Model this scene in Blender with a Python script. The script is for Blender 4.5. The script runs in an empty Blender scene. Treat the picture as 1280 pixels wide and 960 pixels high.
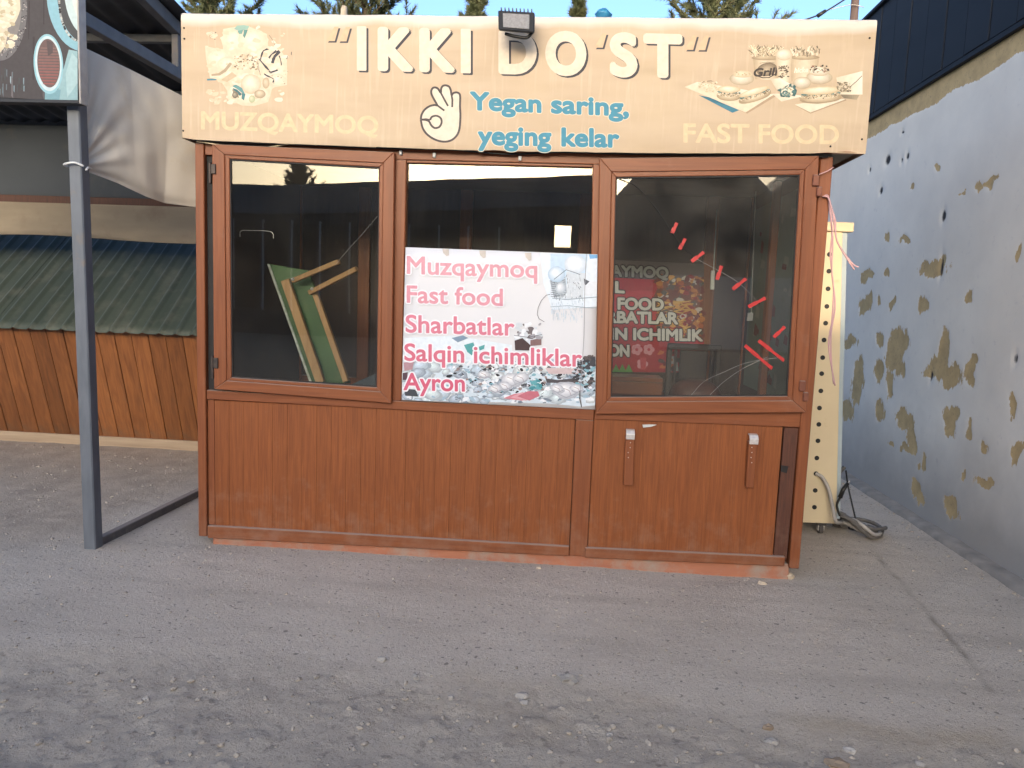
import bpy, bmesh, math, random
import numpy as np
from mathutils import Vector, Matrix, noise as mn
rad = math.radians
random.seed(7); rng = np.random.default_rng(7)
SC = bpy.context.scene
COL = SC.collection

# ------------------------------------------------------------------ camera
FPX, PITCH, ROLL, YAW = 929.19, -0.11124, 0.03787, -0.07454
CAM = np.array([2.1243, -4.1126, 1.4915])
def _basis():
    p, r, y = PITCH, ROLL, YAW
    fw = np.array([math.sin(y)*math.cos(p), math.cos(y)*math.cos(p), math.sin(p)])
    rt = np.array([math.cos(y), -math.sin(y), 0.0]); up = np.cross(rt, fw)
    c, s = math.cos(r), math.sin(r)
    return c*rt+s*up, -s*rt+c*up, fw
CA, CB, CC = _basis()
cam_d = bpy.data.cameras.new('camera'); cam = bpy.data.objects.new('camera', cam_d); COL.objects.link(cam)
cam_d.sensor_width = 36.0; cam_d.lens = FPX/1280*36.0; cam_d.clip_end = 2000; cam_d.clip_start = 0.05
cam.matrix_world = Matrix(((CA[0], CB[0], -CC[0], CAM[0]), (CA[1], CB[1], -CC[1], CAM[1]), (CA[2], CB[2], -CC[2], CAM[2]), (0, 0, 0, 1)))
SC.camera = cam

# ------------------------------------------------------------------ world, sun, exposure
SUN_EL, SUN_AZ = rad(5.0), rad(185.0)          # azimuth clockwise from +Y: behind the camera, a little to the left
world = bpy.data.worlds.new('World'); SC.world = world; world.use_nodes = True
wn = world.node_tree; bg = wn.nodes['Background']
sky = wn.nodes.new('ShaderNodeTexSky'); sky.sky_type = 'NISHITA'; sky.sun_disc = False
sky.sun_elevation = SUN_EL; sky.sun_rotation = SUN_AZ; sky.air_density = 0.54; sky.dust_density = 6.5; sky.ozone_density = 1.7
wn.links.new(sky.outputs['Color'], bg.inputs['Color']); bg.inputs['Strength'].default_value = 0.15
sl = bpy.data.lights.new('sun', 'SUN'); sl.energy = 0.5; sl.angle = rad(0.6); sl.color = (1.0, 0.78, 0.55)
so = bpy.data.objects.new('sun', sl); COL.objects.link(so)
sdir = Vector((math.sin(SUN_AZ)*math.cos(SUN_EL), math.cos(SUN_AZ)*math.cos(SUN_EL), math.sin(SUN_EL)))
so.rotation_euler = sdir.to_track_quat('Z', 'Y').to_euler(); so.location = (2, -8, 12)
vs = SC.view_settings; vs.view_transform = 'Standard'; vs.look = 'None'; vs.gamma = 1.0; vs.use_curve_mapping = False
vs.exposure = 2.84

# ------------------------------------------------------------------ pixel -> place
def ray(u, v): return CC + CA*(u-640)/FPX - CB*(v-480)/FPX
def hit(u, v, ax, val):
    d = ray(u, v); t = (val-CAM[ax])/d[ax]; return Vector(CAM+d*t)
def F(u, v, y=0.0): return hit(u, v, 1, y)        # plane parallel to the kiosk front
def G(u, v, z=0.0): return hit(u, v, 2, z)        # ground
def WX(u, v, x): return hit(u, v, 0, x)           # plane parallel to the side wall

# ------------------------------------------------------------------ colours and materials
def lin(c):
    return tuple((x/255/12.92 if x/255 <= .04045 else ((x/255+.055)/1.055)**2.4) for x in c)
MATS = {}
def nd(nt, t, **kw):
    n = nt.nodes.new(t)
    for k, v in kw.items(): setattr(n, k, v)
    return n
def mat(name, c1, c2=None, rough=.6, scale=(6, 6, 6), detail=6, dist=0.0, c3=None, s3=1.2, spec=.35, bump=0.0, bscale=None, metal=0.0, lo=.3, hi=.7, t3=(.55, .75), objrand=0.0):
    if name in MATS: return MATS[name]
    m = bpy.data.materials.new(name); m.use_nodes = True; nt = m.node_tree; MATS[name] = m
    b = nt.nodes['Principled BSDF']; b.inputs['Roughness'].default_value = rough; b.inputs['Specular IOR Level'].default_value = spec; b.inputs['Metallic'].default_value = metal
    tc = nd(nt, 'ShaderNodeTexCoord'); mp = nd(nt, 'ShaderNodeMapping'); mp.inputs['Scale'].default_value = scale
    nt.links.new(tc.outputs['Object'], mp.inputs['Vector'])
    n = nd(nt, 'ShaderNodeTexNoise'); n.inputs['Scale'].default_value = 1.0; n.inputs['Detail'].default_value = detail; n.inputs['Distortion'].default_value = dist
    if objrand:
        oi = nd(nt, 'ShaderNodeObjectInfo'); ad = nd(nt, 'ShaderNodeVectorMath', operation='MULTIPLY_ADD')
        cb = nd(nt, 'ShaderNodeCombineXYZ')
        for k in range(3): nt.links.new(oi.outputs['Random'], cb.inputs[k])
        ad.inputs[1].default_value = (37, 53, 71); nt.links.new(cb.outputs[0], ad.inputs[0]); nt.links.new(mp.outputs[0], ad.inputs[2])
        nt.links.new(ad.outputs[0], n.inputs['Vector'])
    else:
        nt.links.new(mp.outputs[0], n.inputs['Vector'])
    mr = nd(nt, 'ShaderNodeMapRange'); mr.inputs['From Min'].default_value = lo; mr.inputs['From Max'].default_value = hi
    nt.links.new(n.outputs['Fac'], mr.inputs['Value'])
    mx = nd(nt, 'ShaderNodeMix', data_type='RGBA'); mx.inputs[6].default_value = (*c1, 1); mx.inputs[7].default_value = (*(c2 or c1), 1)
    nt.links.new(mr.outputs[0], mx.inputs[0]); out = mx.outputs[2]
    if c3:
        n3 = nd(nt, 'ShaderNodeTexNoise'); n3.inputs['Scale'].default_value = s3; n3.inputs['Detail'].default_value = 8; n3.inputs['Roughness'].default_value = .65
        nt.links.new(tc.outputs['Object'], n3.inputs['Vector'])
        m3 = nd(nt, 'ShaderNodeMapRange'); m3.inputs['From Min'].default_value = t3[0]; m3.inputs['From Max'].default_value = t3[1]
        nt.links.new(n3.outputs['Fac'], m3.inputs['Value'])
        x3 = nd(nt, 'ShaderNodeMix', data_type='RGBA'); x3.inputs[7].default_value = (*c3, 1)
        nt.links.new(out, x3.inputs[6]); nt.links.new(m3.outputs[0], x3.inputs[0]); out = x3.outputs[2]
    if objrand:
        hv = nd(nt, 'ShaderNodeHueSaturation'); mo = nd(nt, 'ShaderNodeMapRange')
        mo.inputs['To Min'].default_value = 1-objrand; mo.inputs['To Max'].default_value = 1+objrand
        nt.links.new(oi.outputs['Random'], mo.inputs['Value']); nt.links.new(mo.outputs[0], hv.inputs['Value']); nt.links.new(out, hv.inputs['Color']); out = hv.outputs[0]
    nt.links.new(out, b.inputs['Base Color'])
    if bump:
        bn = nd(nt, 'ShaderNodeBump'); bn.inputs['Strength'].default_value = bump; bn.inputs['Distance'].default_value = .01
        if bscale:
            nb = nd(nt, 'ShaderNodeTexNoise'); nb.inputs['Detail'].default_value = 5; mb = nd(nt, 'ShaderNodeMapping'); mb.inputs['Scale'].default_value = bscale
            nb.inputs['Scale'].default_value = 1.0
            nt.links.new(tc.outputs['Object'], mb.inputs['Vector']); nt.links.new(mb.outputs[0], nb.inputs['Vector']); nt.links.new(nb.outputs['Fac'], bn.inputs['Height'])
        else: nt.links.new(n.outputs['Fac'], bn.inputs['Height'])
        nt.links.new(bn.outputs[0], b.inputs['Normal'])
    return m
def mat_attr(name, rough=.6, spec=.25, mottle=.12, ms=60.0):
    """printed sheet: colours of the print come from the mesh, with a slight fade"""
    m = bpy.data.materials.new(name); m.use_nodes = True; nt = m.node_tree; MATS[name] = m
    b = nt.nodes['Principled BSDF']; b.inputs['Roughness'].default_value = rough; b.inputs['Specular IOR Level'].default_value = spec
    a = nd(nt, 'ShaderNodeAttribute', attribute_name='ink'); n = nd(nt, 'ShaderNodeTexNoise'); n.inputs['Scale'].default_value = ms; n.inputs['Detail'].default_value = 4
    tc = nd(nt, 'ShaderNodeTexCoord'); nt.links.new(tc.outputs['Object'], n.inputs['Vector'])
    mr = nd(nt, 'ShaderNodeMapRange'); mr.inputs['To Min'].default_value = 1-mottle; mr.inputs['To Max'].default_value = 1+mottle; mr.inputs['From Min'].default_value = .3; mr.inputs['From Max'].default_value = .7
    nt.links.new(n.outputs['Fac'], mr.inputs['Value'])
    hv = nd(nt, 'ShaderNodeHueSaturation'); nt.links.new(a.outputs['Color'], hv.inputs['Color']); nt.links.new(mr.outputs[0], hv.inputs['Value'])
    nt.links.new(hv.outputs[0], b.inputs['Base Color'])
    return m
def mat_glass(name, ior=1.75, dust=.05):
    m = bpy.data.materials.new(name); m.use_nodes = True; nt = m.node_tree; nt.nodes.remove(nt.nodes['Principled BSDF'])
    out = nt.nodes['Material Output']
    tr = nd(nt, 'ShaderNodeBsdfTransparent'); tr.inputs['Color'].default_value = (.93, .95, .94, 1)
    gl = nd(nt, 'ShaderNodeBsdfGlossy'); gl.inputs['Roughness'].default_value = 0.004; gl.inputs['Color'].default_value = (.80, .76, .68, 1)
    df = nd(nt, 'ShaderNodeBsdfDiffuse'); df.inputs['Color'].default_value = (.45, .42, .38, 1)
    fr = nd(nt, 'ShaderNodeFresnel'); fr.inputs['IOR'].default_value = ior
    tc = nd(nt, 'ShaderNodeTexCoord')
    n = nd(nt, 'ShaderNodeTexNoise'); n.inputs['Scale'].default_value = 2.2; n.inputs['Detail'].default_value = 1
    nt.links.new(tc.outputs['Object'], n.inputs['Vector'])
    bp = nd(nt, 'ShaderNodeBump'); bp.inputs['Strength'].default_value = .02; bp.inputs['Distance'].default_value = .02; nt.links.new(n.outputs['Fac'], bp.inputs['Height'])
    nt.links.new(bp.outputs[0], gl.inputs['Normal'])
    d = nd(nt, 'ShaderNodeTexNoise'); d.inputs['Scale'].default_value = 2.5; d.inputs['Detail'].default_value = 3; d.inputs['Roughness'].default_value = .5; d.inputs['Distortion'].default_value = .6
    nt.links.new(tc.outputs['Object'], d.inputs['Vector'])
    mr = nd(nt, 'ShaderNodeMapRange'); mr.inputs['From Min'].default_value = .3; mr.inputs['From Max'].default_value = .8; mr.inputs['To Min'].default_value = dust*.35; mr.inputs['To Max'].default_value = dust*1.6
    d2 = nd(nt, 'ShaderNodeTexNoise'); d2.inputs['Scale'].default_value = 120; d2.inputs['Detail'].default_value = 2; nt.links.new(tc.outputs['Object'], d2.inputs['Vector'])
    mr2 = nd(nt, 'ShaderNodeMapRange'); mr2.inputs['From Min'].default_value = .73; mr2.inputs['From Max'].default_value = .80; mr2.inputs['To Max'].default_value = .25; nt.links.new(d2.outputs['Fac'], mr2.inputs['Value'])
    nt.links.new(d.outputs['Fac'], mr.inputs['Value'])
    sm = nd(nt, 'ShaderNodeMath', operation='ADD'); nt.links.new(mr.outputs[0], sm.inputs[0]); nt.links.new(mr2.outputs[0], sm.inputs[1])
    m0 = nd(nt, 'ShaderNodeMixShader'); nt.links.new(sm.outputs[0], m0.inputs[0]); nt.links.new(tr.outputs[0], m0.inputs[1]); nt.links.new(df.outputs[0], m0.inputs[2])
    m1 = nd(nt, 'ShaderNodeMixShader'); nt.links.new(fr.outputs[0], m1.inputs[0]); nt.links.new(m0.outputs[0], m1.inputs[1]); nt.links.new(gl.outputs[0], m1.inputs[2])
    nt.links.new(m1.outputs[0], out.inputs['Surface']); MATS[name] = m
    return m

W1, W2 = (.24, .077, .028), (.175, .053, .02)
M = dict(
 wood_v = mat('laminate_vertical', W1, W2, .42, (60, 60, 3), 8, .6, c3=(.27, .11, .06), s3=3.5, t3=(.60, .9), bump=.06),
 wood_h = mat('laminate_horizontal', W1, W2, .42, (3, 60, 60), 8, .6, c3=(.26, .115, .07), s3=3.5, t3=(.58, .85), bump=.06),
 board = mat('laminate_board', (.265, .083, .024), (.175, .050, .015), .44, (90, 90, 4), 9, 1.0, c3=(.29, .115, .05), s3=2.2, t3=(.54, .85), bump=.05, objrand=.035),
 board_dark = mat('dark_board', (.115, .042, .024), (.065, .026, .017), .55, (110, 110, 5), 9, 1.4, bump=.15),
 plinth = mat('plinth_faded_paint', (.42, .17, .095), (.35, .14, .085), .8, (5, 5, 30), 6, c3=(.34, .27, .22), s3=7, t3=(.45, .7), bump=.1),
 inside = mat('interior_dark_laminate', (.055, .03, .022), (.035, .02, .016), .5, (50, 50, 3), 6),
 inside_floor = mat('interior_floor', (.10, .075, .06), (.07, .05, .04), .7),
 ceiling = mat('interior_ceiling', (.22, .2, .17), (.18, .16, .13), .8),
 rubber = mat('black_rubber', (.018, .018, .02), (.03, .03, .03), .7),
 hinge = mat('dark_hinge_metal', (.04, .035, .035), (.08, .06, .05), .45, (40, 40, 40), metal=.4),
 hinge_b = mat('brown_hinge_metal', (.2, .075, .045), (.15, .055, .035), .45, (40, 40, 40), metal=.2),
 steel = mat('bright_steel_clip', (.72, .69, .66), (.55, .52, .5), .35, (60, 60, 60), metal=.35),
 galv = mat('galvanised_post', (.15, .165, .19), (.115, .13, .15), .5, (25, 25, 6), metal=.2, c3=(.2, .16, .13), s3=7, t3=(.62, .8), bump=.03),
 rail = mat('dusty_steel_rail', (.10, .10, .105), (.16, .15, .14), .6, (30, 12, 30), metal=.3, c3=(.25, .22, .19), s3=14),
 truss = mat('grey_truss_steel', (.14, .145, .155), (.10, .105, .115), .6, (12, 12, 12), c3=(.17, .14, .115), s3=4),
 roofdark = mat('dark_roof_sheet', (.022, .025, .032), (.03, .033, .04), .6, (3, 20, 3)),
 cladding = mat('charcoal_cladding', (.012, .015, .022), (.017, .021, .03), .6, (1.5, 1.5, 4), spec=.15),
 tarp = mat('beige_tarp', (.76, .71, .62), (.66, .61, .54), .85, (2.5, 2.5, 1.5), 5, c3=(.60, .50, .36), s3=1.8, t3=(.56, .8), bump=.2, bscale=(5, 14, 9)),
 cream_cloth = mat('cream_cloth', (.42, .35, .26), (.35, .295, .225), .9, (2, 5, 8), 5, c3=(.30, .235, .18), s3=3, bump=.2),
 grey_tarp = mat('slate_tarp', (.070, .082, .100), (.055, .066, .082), .7, (1.2, 4, 3), 5, c3=(.10, .10, .10), s3=3),
 corr = mat('green_corrugated_steel', (.060, .074, .054), (.040, .053, .040), .6, (5, 1.2, 1.2), 8, c3=(.11, .112, .085), s3=4.5, t3=(.5, .8), spec=.45),
 plank = mat('varnished_plank', (.26, .10, .034), (.15, .055, .02), .5, (26, 3, 3), 7, 1.2, c3=(.15, .075, .04), s3=4, t3=(.56, .8), bump=.08, objrand=.28),
 beamwood = mat('raw_pine_beam', (.42, .32, .22), (.30, .22, .15), .8, (2, 30, 30), 6, .5, bump=.1),
 cream_metal = mat('cream_enamel', (.64, .54, .36), (.58, .48, .32), .4, (3, 3, 3), 5, c3=(.5, .38, .24), s3=9, t3=(.62, .8)),
 pale_blue = mat('pale_blue_edge', (.38, .45, .48), (.32, .38, .41), .5),
 black = mat('black_plastic', (.012, .012, .013), (.02, .02, .02), .45),
 cable_grey = mat('pale_grey_cable', (.42, .40, .37), (.33, .31, .29), .5, (20, 20, 20)),
 cable_dark = mat('dusty_black_cable', (.15, .14, .13), (.09, .085, .08), .6, (25, 25, 25)),
 string = mat('pink_string', (.55, .32, .31), (.45, .30, .32), .8),
 caster = mat('caster_wheel', (.05, .05, .055), (.1, .09, .085), .6),
 green_top = mat('green_painted_board', (.045, .105, .03), (.03, .075, .022), .5, (8, 8, 8), c3=(.09, .12, .05), s3=9),
 pine = mat('pine_batten', (.42, .25, .12), (.34, .19, .085), .6, (30, 30, 4), 7, .8),
 chalk = mat('chipped_white_edge', (.5, .5, .47), (.3, .32, .26), .8, (40, 40, 40)),
 chairwood = mat('dark_chair_wood', (.045, .03, .025), (.03, .02, .018), .4, (30, 30, 4)),
 chairseat = mat('brown_vinyl_seat', (.12, .05, .04), (.085, .035, .03), .45, (10, 10, 10)),
 redtape = mat('red_tape', (.52, .035, .035), (.36, .02, .02), .4, (60, 60, 60)),
 white_plastic = mat('white_plastic', (.62, .63, .62), (.52, .53, .53), .4),
 lamp_glass = mat('flood_lamp_glass', (.30, .29, .28), (.22, .21, .2), .2, (90, 90, 90), spec=.5),
 bluerag = mat('blue_plastic_bag', (.02, .14, .28), (.04, .24, .40), .4, (25, 25, 25), bump=.4),
 bark = mat('pine_bark', (.11, .075, .05), (.07, .05, .035), .9, (12, 12, 4), bump=.3),
 needles = mat('pine_needles', (.055, .075, .04), (.10, .105, .05), .65, (3, 3, 3), 3, objrand=.1),
 cones = mat('dry_cones', (.16, .11, .05), (.12, .08, .04), .8),
 polewood = mat('utility_pole_wood', (.12, .085, .075), (.09, .065, .06), .9, (20, 20, 2)),
 stone = mat('grey_stone', (.38, .35, .31), (.27, .25, .23), .9, (14, 14, 14), 8, bump=.3, objrand=.2),
 stone_tan = mat('tan_stone', (.33, .25, .17), (.24, .18, .13), .9, (14, 14, 14), 8, bump=.3),
 plaster_bit = mat('pale_plaster_crumb', (.60, .50, .36), (.52, .43, .33), .9, (20, 20, 20), bump=.3),
 kerb = mat('dusty_kerb', (.32, .29, .255), (.20, .185, .165), .9, (9, 9, 9), 7, bump=.3),
 shop = mat('dark_shop_front', (.10, .105, .115), (.07, .075, .085), .7, (2, 2, 2)),
 shop_roof = mat('shop_roof_metal', (.26, .28, .32), (.20, .22, .25), .5, (1, 6, 1)),
 shop_frame = mat('shop_frame_paint', (.75, .75, .76), (.68, .68, .7), .6),
 shop_glass = mat('shop_dark_pane', (.02, .022, .028), (.03, .033, .04), .1, spec=.5),
)
def ledge_dust(m, col=(.34, .29, .25), lo=.35, hi=.9):
    nt = m.node_tree; b = nt.nodes['Principled BSDF']; src = b.inputs['Base Color'].links[0].from_socket
    g = nd(nt, 'ShaderNodeNewGeometry'); sx = nd(nt, 'ShaderNodeSeparateXYZ'); nt.links.new(g.outputs['True Normal'], sx.inputs[0])
    mr = nd(nt, 'ShaderNodeMapRange'); mr.inputs['From Min'].default_value = lo; mr.inputs['From Max'].default_value = hi; mr.inputs['To Max'].default_value = .8; nt.links.new(sx.outputs[2], mr.inputs['Value'])
    mx = nd(nt, 'ShaderNodeMix', data_type='RGBA'); nt.links.new(mr.outputs[0], mx.inputs[0]); nt.links.new(src, mx.inputs[6]); mx.inputs[7].default_value = (*col, 1); nt.links.new(mx.outputs[2], b.inputs['Base Color'])
def splash(m, z0, h, col=(.32, .21, .15)):
    """dried mud splashed up from the ground in spots"""
    nt = m.node_tree; b = nt.nodes['Principled BSDF']; src = b.inputs['Base Color'].links[0].from_socket
    g = nd(nt, 'ShaderNodeNewGeometry'); sx = nd(nt, 'ShaderNodeSeparateXYZ'); nt.links.new(g.outputs['Position'], sx.inputs[0])
    n = nd(nt, 'ShaderNodeTexNoise'); n.inputs['Scale'].default_value = 9; n.inputs['Detail'].default_value = 9; n.inputs['Roughness'].default_value = .68; nt.links.new(g.outputs['Position'], n.inputs['Vector'])
    mz = nd(nt, 'ShaderNodeMapRange'); mz.inputs['From Min'].default_value = z0; mz.inputs['From Max'].default_value = z0+h; mz.inputs['To Min'].default_value = .12; mz.inputs['To Max'].default_value = -.10; nt.links.new(sx.outputs[2], mz.inputs['Value'])
    ad = nd(nt, 'ShaderNodeMath', operation='ADD'); nt.links.new(n.outputs['Fac'], ad.inputs[0]); nt.links.new(mz.outputs[0], ad.inputs[1])
    mr = nd(nt, 'ShaderNodeMapRange'); mr.inputs['From Min'].default_value = .50; mr.inputs['From Max'].default_value = .85; mr.inputs['To Max'].default_value = .38; nt.links.new(ad.outputs[0], mr.inputs['Value'])
    mx = nd(nt, 'ShaderNodeMix', data_type='RGBA'); nt.links.new(mr.outputs[0], mx.inputs[0]); nt.links.new(src, mx.inputs[6]); mx.inputs[7].default_value = (*col, 1); nt.links.new(mx.outputs[2], b.inputs['Base Color'])
for k_ in ('board', 'wood_h', 'wood_v', 'board_dark'): splash(M[k_], .05, .45)
for k_ in ('wood_h', 'wood_v', 'plinth', 'hinge_b', 'rail'): ledge_dust(M[k_])
M['glass'] = mat_glass('window_glass', 1.52, .016); M['glass_dusty'] = mat_glass('dusty_window_glass', 1.52, .05)
def translucent(m, k):
    nt = m.node_tree; b = nt.nodes['Principled BSDF']; t = nd(nt, 'ShaderNodeBsdfTranslucent'); mx = nd(nt, 'ShaderNodeMixShader'); mx.inputs[0].default_value = k
    src = b.inputs['Base Color'].links[0].from_socket; nt.links.new(src, t.inputs['Color']); nt.links.new(b.outputs[0], mx.inputs[1]); nt.links.new(t.outputs[0], mx.inputs[2]); nt.links.new(mx.outputs[0], nt.nodes['Material Output'].inputs['Surface'])
translucent(M['tarp'], .25); translucent(M['cream_cloth'], .25)
M['ink'] = mat_attr('printed_ink', .55, .25, .07, 40)

# ------------------------------------------------------------------ object helpers
def link(name, me, material, parent=None):
    o = bpy.data.objects.new(name, me); COL.objects.link(o)
    if material is not None and not me.materials: me.materials.append(material)
    if parent is not None:
        o.parent = parent; o.matrix_parent_inverse = WM[parent].inverted() if parent in WM else Matrix()
    return o
WM = {}
def thing(name, label, cat, loc=(0, 0, 0), group=None):
    o = bpy.data.objects.new(name, None); COL.objects.link(o); o.location = loc; o.empty_display_size = .1
    o['label'] = label; o['category'] = cat
    if group: o['group'] = group
    WM[o] = Matrix.Translation(loc)
    return o
def tag(o, label, cat, group=None):
    o['label'] = label; o['category'] = cat
    if group: o['group'] = group
    return o
def mesh_of(bm, smooth=False):
    me = bpy.data.meshes.new('m'); bmesh.ops.recalc_face_normals(bm, faces=bm.faces); bm.to_mesh(me); bm.free()
    if smooth:
        me.polygons.foreach_set('use_smooth', [True]*len(me.polygons))
    return me
def bevel(bm, w, seg=1):
    if w: bmesh.ops.bevel(bm, geom=list(bm.edges), offset=w, segments=seg, affect='EDGES', clamp_overlap=True)
def box_bm(x0, x1, y0, y1, z0, z1, bv=.003):
    bm = bmesh.new(); bmesh.ops.create_cube(bm, size=1)
    for v in bm.verts: v.co = Vector(((x0+x1)/2+v.co.x*(x1-x0), (y0+y1)/2+v.co.y*(y1-y0), (z0+z1)/2+v.co.z*(z1-z0)))
    bevel(bm, bv); return bm
def box(name, x0, x1, y0, y1, z0, z1, m, parent=None, bv=.003):
    return link(name, mesh_of(box_bm(x0, x1, y0, y1, z0, z1, bv)), m, parent)
def prism(name, pts, d, m, parent=None, bv=.002):
    """polygon of 3D points pushed along vector d"""
    bm = bmesh.new(); a = [bm.verts.new(p) for p in pts]; b = [bm.verts.new(Vector(p)+Vector(d)) for p in pts]; n = len(a)
    bm.faces.new(a); bm.faces.new(b[::-1])
    for i in range(n): bm.faces.new((a[i], b[i], b[(i+1) % n], a[(i+1) % n]))
    bmesh.ops.recalc_face_normals(bm, faces=bm.faces); bevel(bm, bv)
    return link(name, mesh_of(bm), m, parent)
def qbox(name, px, y, depth, m, parent=None, bv=.002):
    return prism(name, [F(u, v, y) for u, v in px], (0, depth, 0), m, parent, bv)
def beam_bm(bm, a, b, w, h, up=(0, 0, 1)):
    a, b = Vector(a), Vector(b); t = (b-a).normalized(); s = t.cross(Vector(up)).normalized(); n = s.cross(t)
    c = [bm.verts.new(p+s*i*w/2+n*j*h/2) for p in (a, b) for i, j in ((-1, -1), (1, -1), (1, 1), (-1, 1))]
    for f in ((0, 1, 2, 3), (7, 6, 5, 4), (0, 4, 5, 1), (1, 5, 6, 2), (2, 6, 7, 3), (3, 7, 4, 0)): bm.faces.new([c[i] for i in f])
def beam(name, a, b, w, h, m, parent=None, up=(0, 0, 1), bv=.003):
    bm = bmesh.new(); beam_bm(bm, a, b, w, h, up); bevel(bm, bv); return link(name, mesh_of(bm), m, parent)
def tube_bm(bm, pts, r, seg=6, r1=None):
    pts = [Vector(p) for p in pts]; rings = []; n = len(pts)
    for i, p in enumerate(pts):
        t = (pts[min(i+1, n-1)]-pts[max(i-1, 0)])
        t = t.normalized() if t.length > 1e-9 else Vector((0, 0, 1))
        s = t.cross(Vector((0.13, .21, 1))); s = s.normalized() if s.length > 1e-4 else Vector((1, 0, 0)); b = t.cross(s)
        rr = r if r1 is None else r+(r1-r)*i/(n-1)
        rings.append([bm.verts.new(p+(s*math.cos(k/seg*math.tau)+b*math.sin(k/seg*math.tau))*rr) for k in range(seg)])
    for i in range(n-1):
        for k in range(seg): bm.faces.new((rings[i][k], rings[i][(k+1) % seg], rings[i+1][(k+1) % seg], rings[i+1][k]))
    bm.faces.new(rings[0][::-1]); bm.faces.new(rings[-1])
def tube(name, pts, r, m, parent=None, seg=6, r1=None):
    bm = bmesh.new(); tube_bm(bm, pts, r, seg, r1); return link(name, mesh_of(bm, True), m, parent)
def smooth_path(pts, n=8):
    """Catmull-Rom through the points"""
    P = [Vector(p) for p in pts]; P = [P[0]*2-P[1]]+P+[P[-1]*2-P[-2]]; out = []
    for i in range(1, len(P)-2):
        for k in range(n):
            t = k/n; a, b, c, d = P[i-1:i+3]
            out.append(.5*((2*b)+(c-a)*t+(2*a-5*b+4*c-d)*t*t+(3*b-a-3*c+d)*t**3))
    return out+[P[-2]]
def grid(name, f, nu, nv, m, parent=None, thick=0.0, smooth=True):
    vs_ = [f(i/nu, j/nv) for j in range(nv+1) for i in range(nu+1)]
    fs = [(j*(nu+1)+i, j*(nu+1)+i+1, (j+1)*(nu+1)+i+1, (j+1)*(nu+1)+i) for j in range(nv) for i in range(nu)]
    me = bpy.data.meshes.new('m'); me.from_pydata(vs_, [], fs)
    if smooth: me.polygons.foreach_set('use_smooth', [True]*len(fs))
    o = link(name, me, m, parent)
    if thick:
        s = o.modifiers.new('thickness', 'SOLIDIFY'); s.thickness = thick; s.offset = 0
    return o

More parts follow.
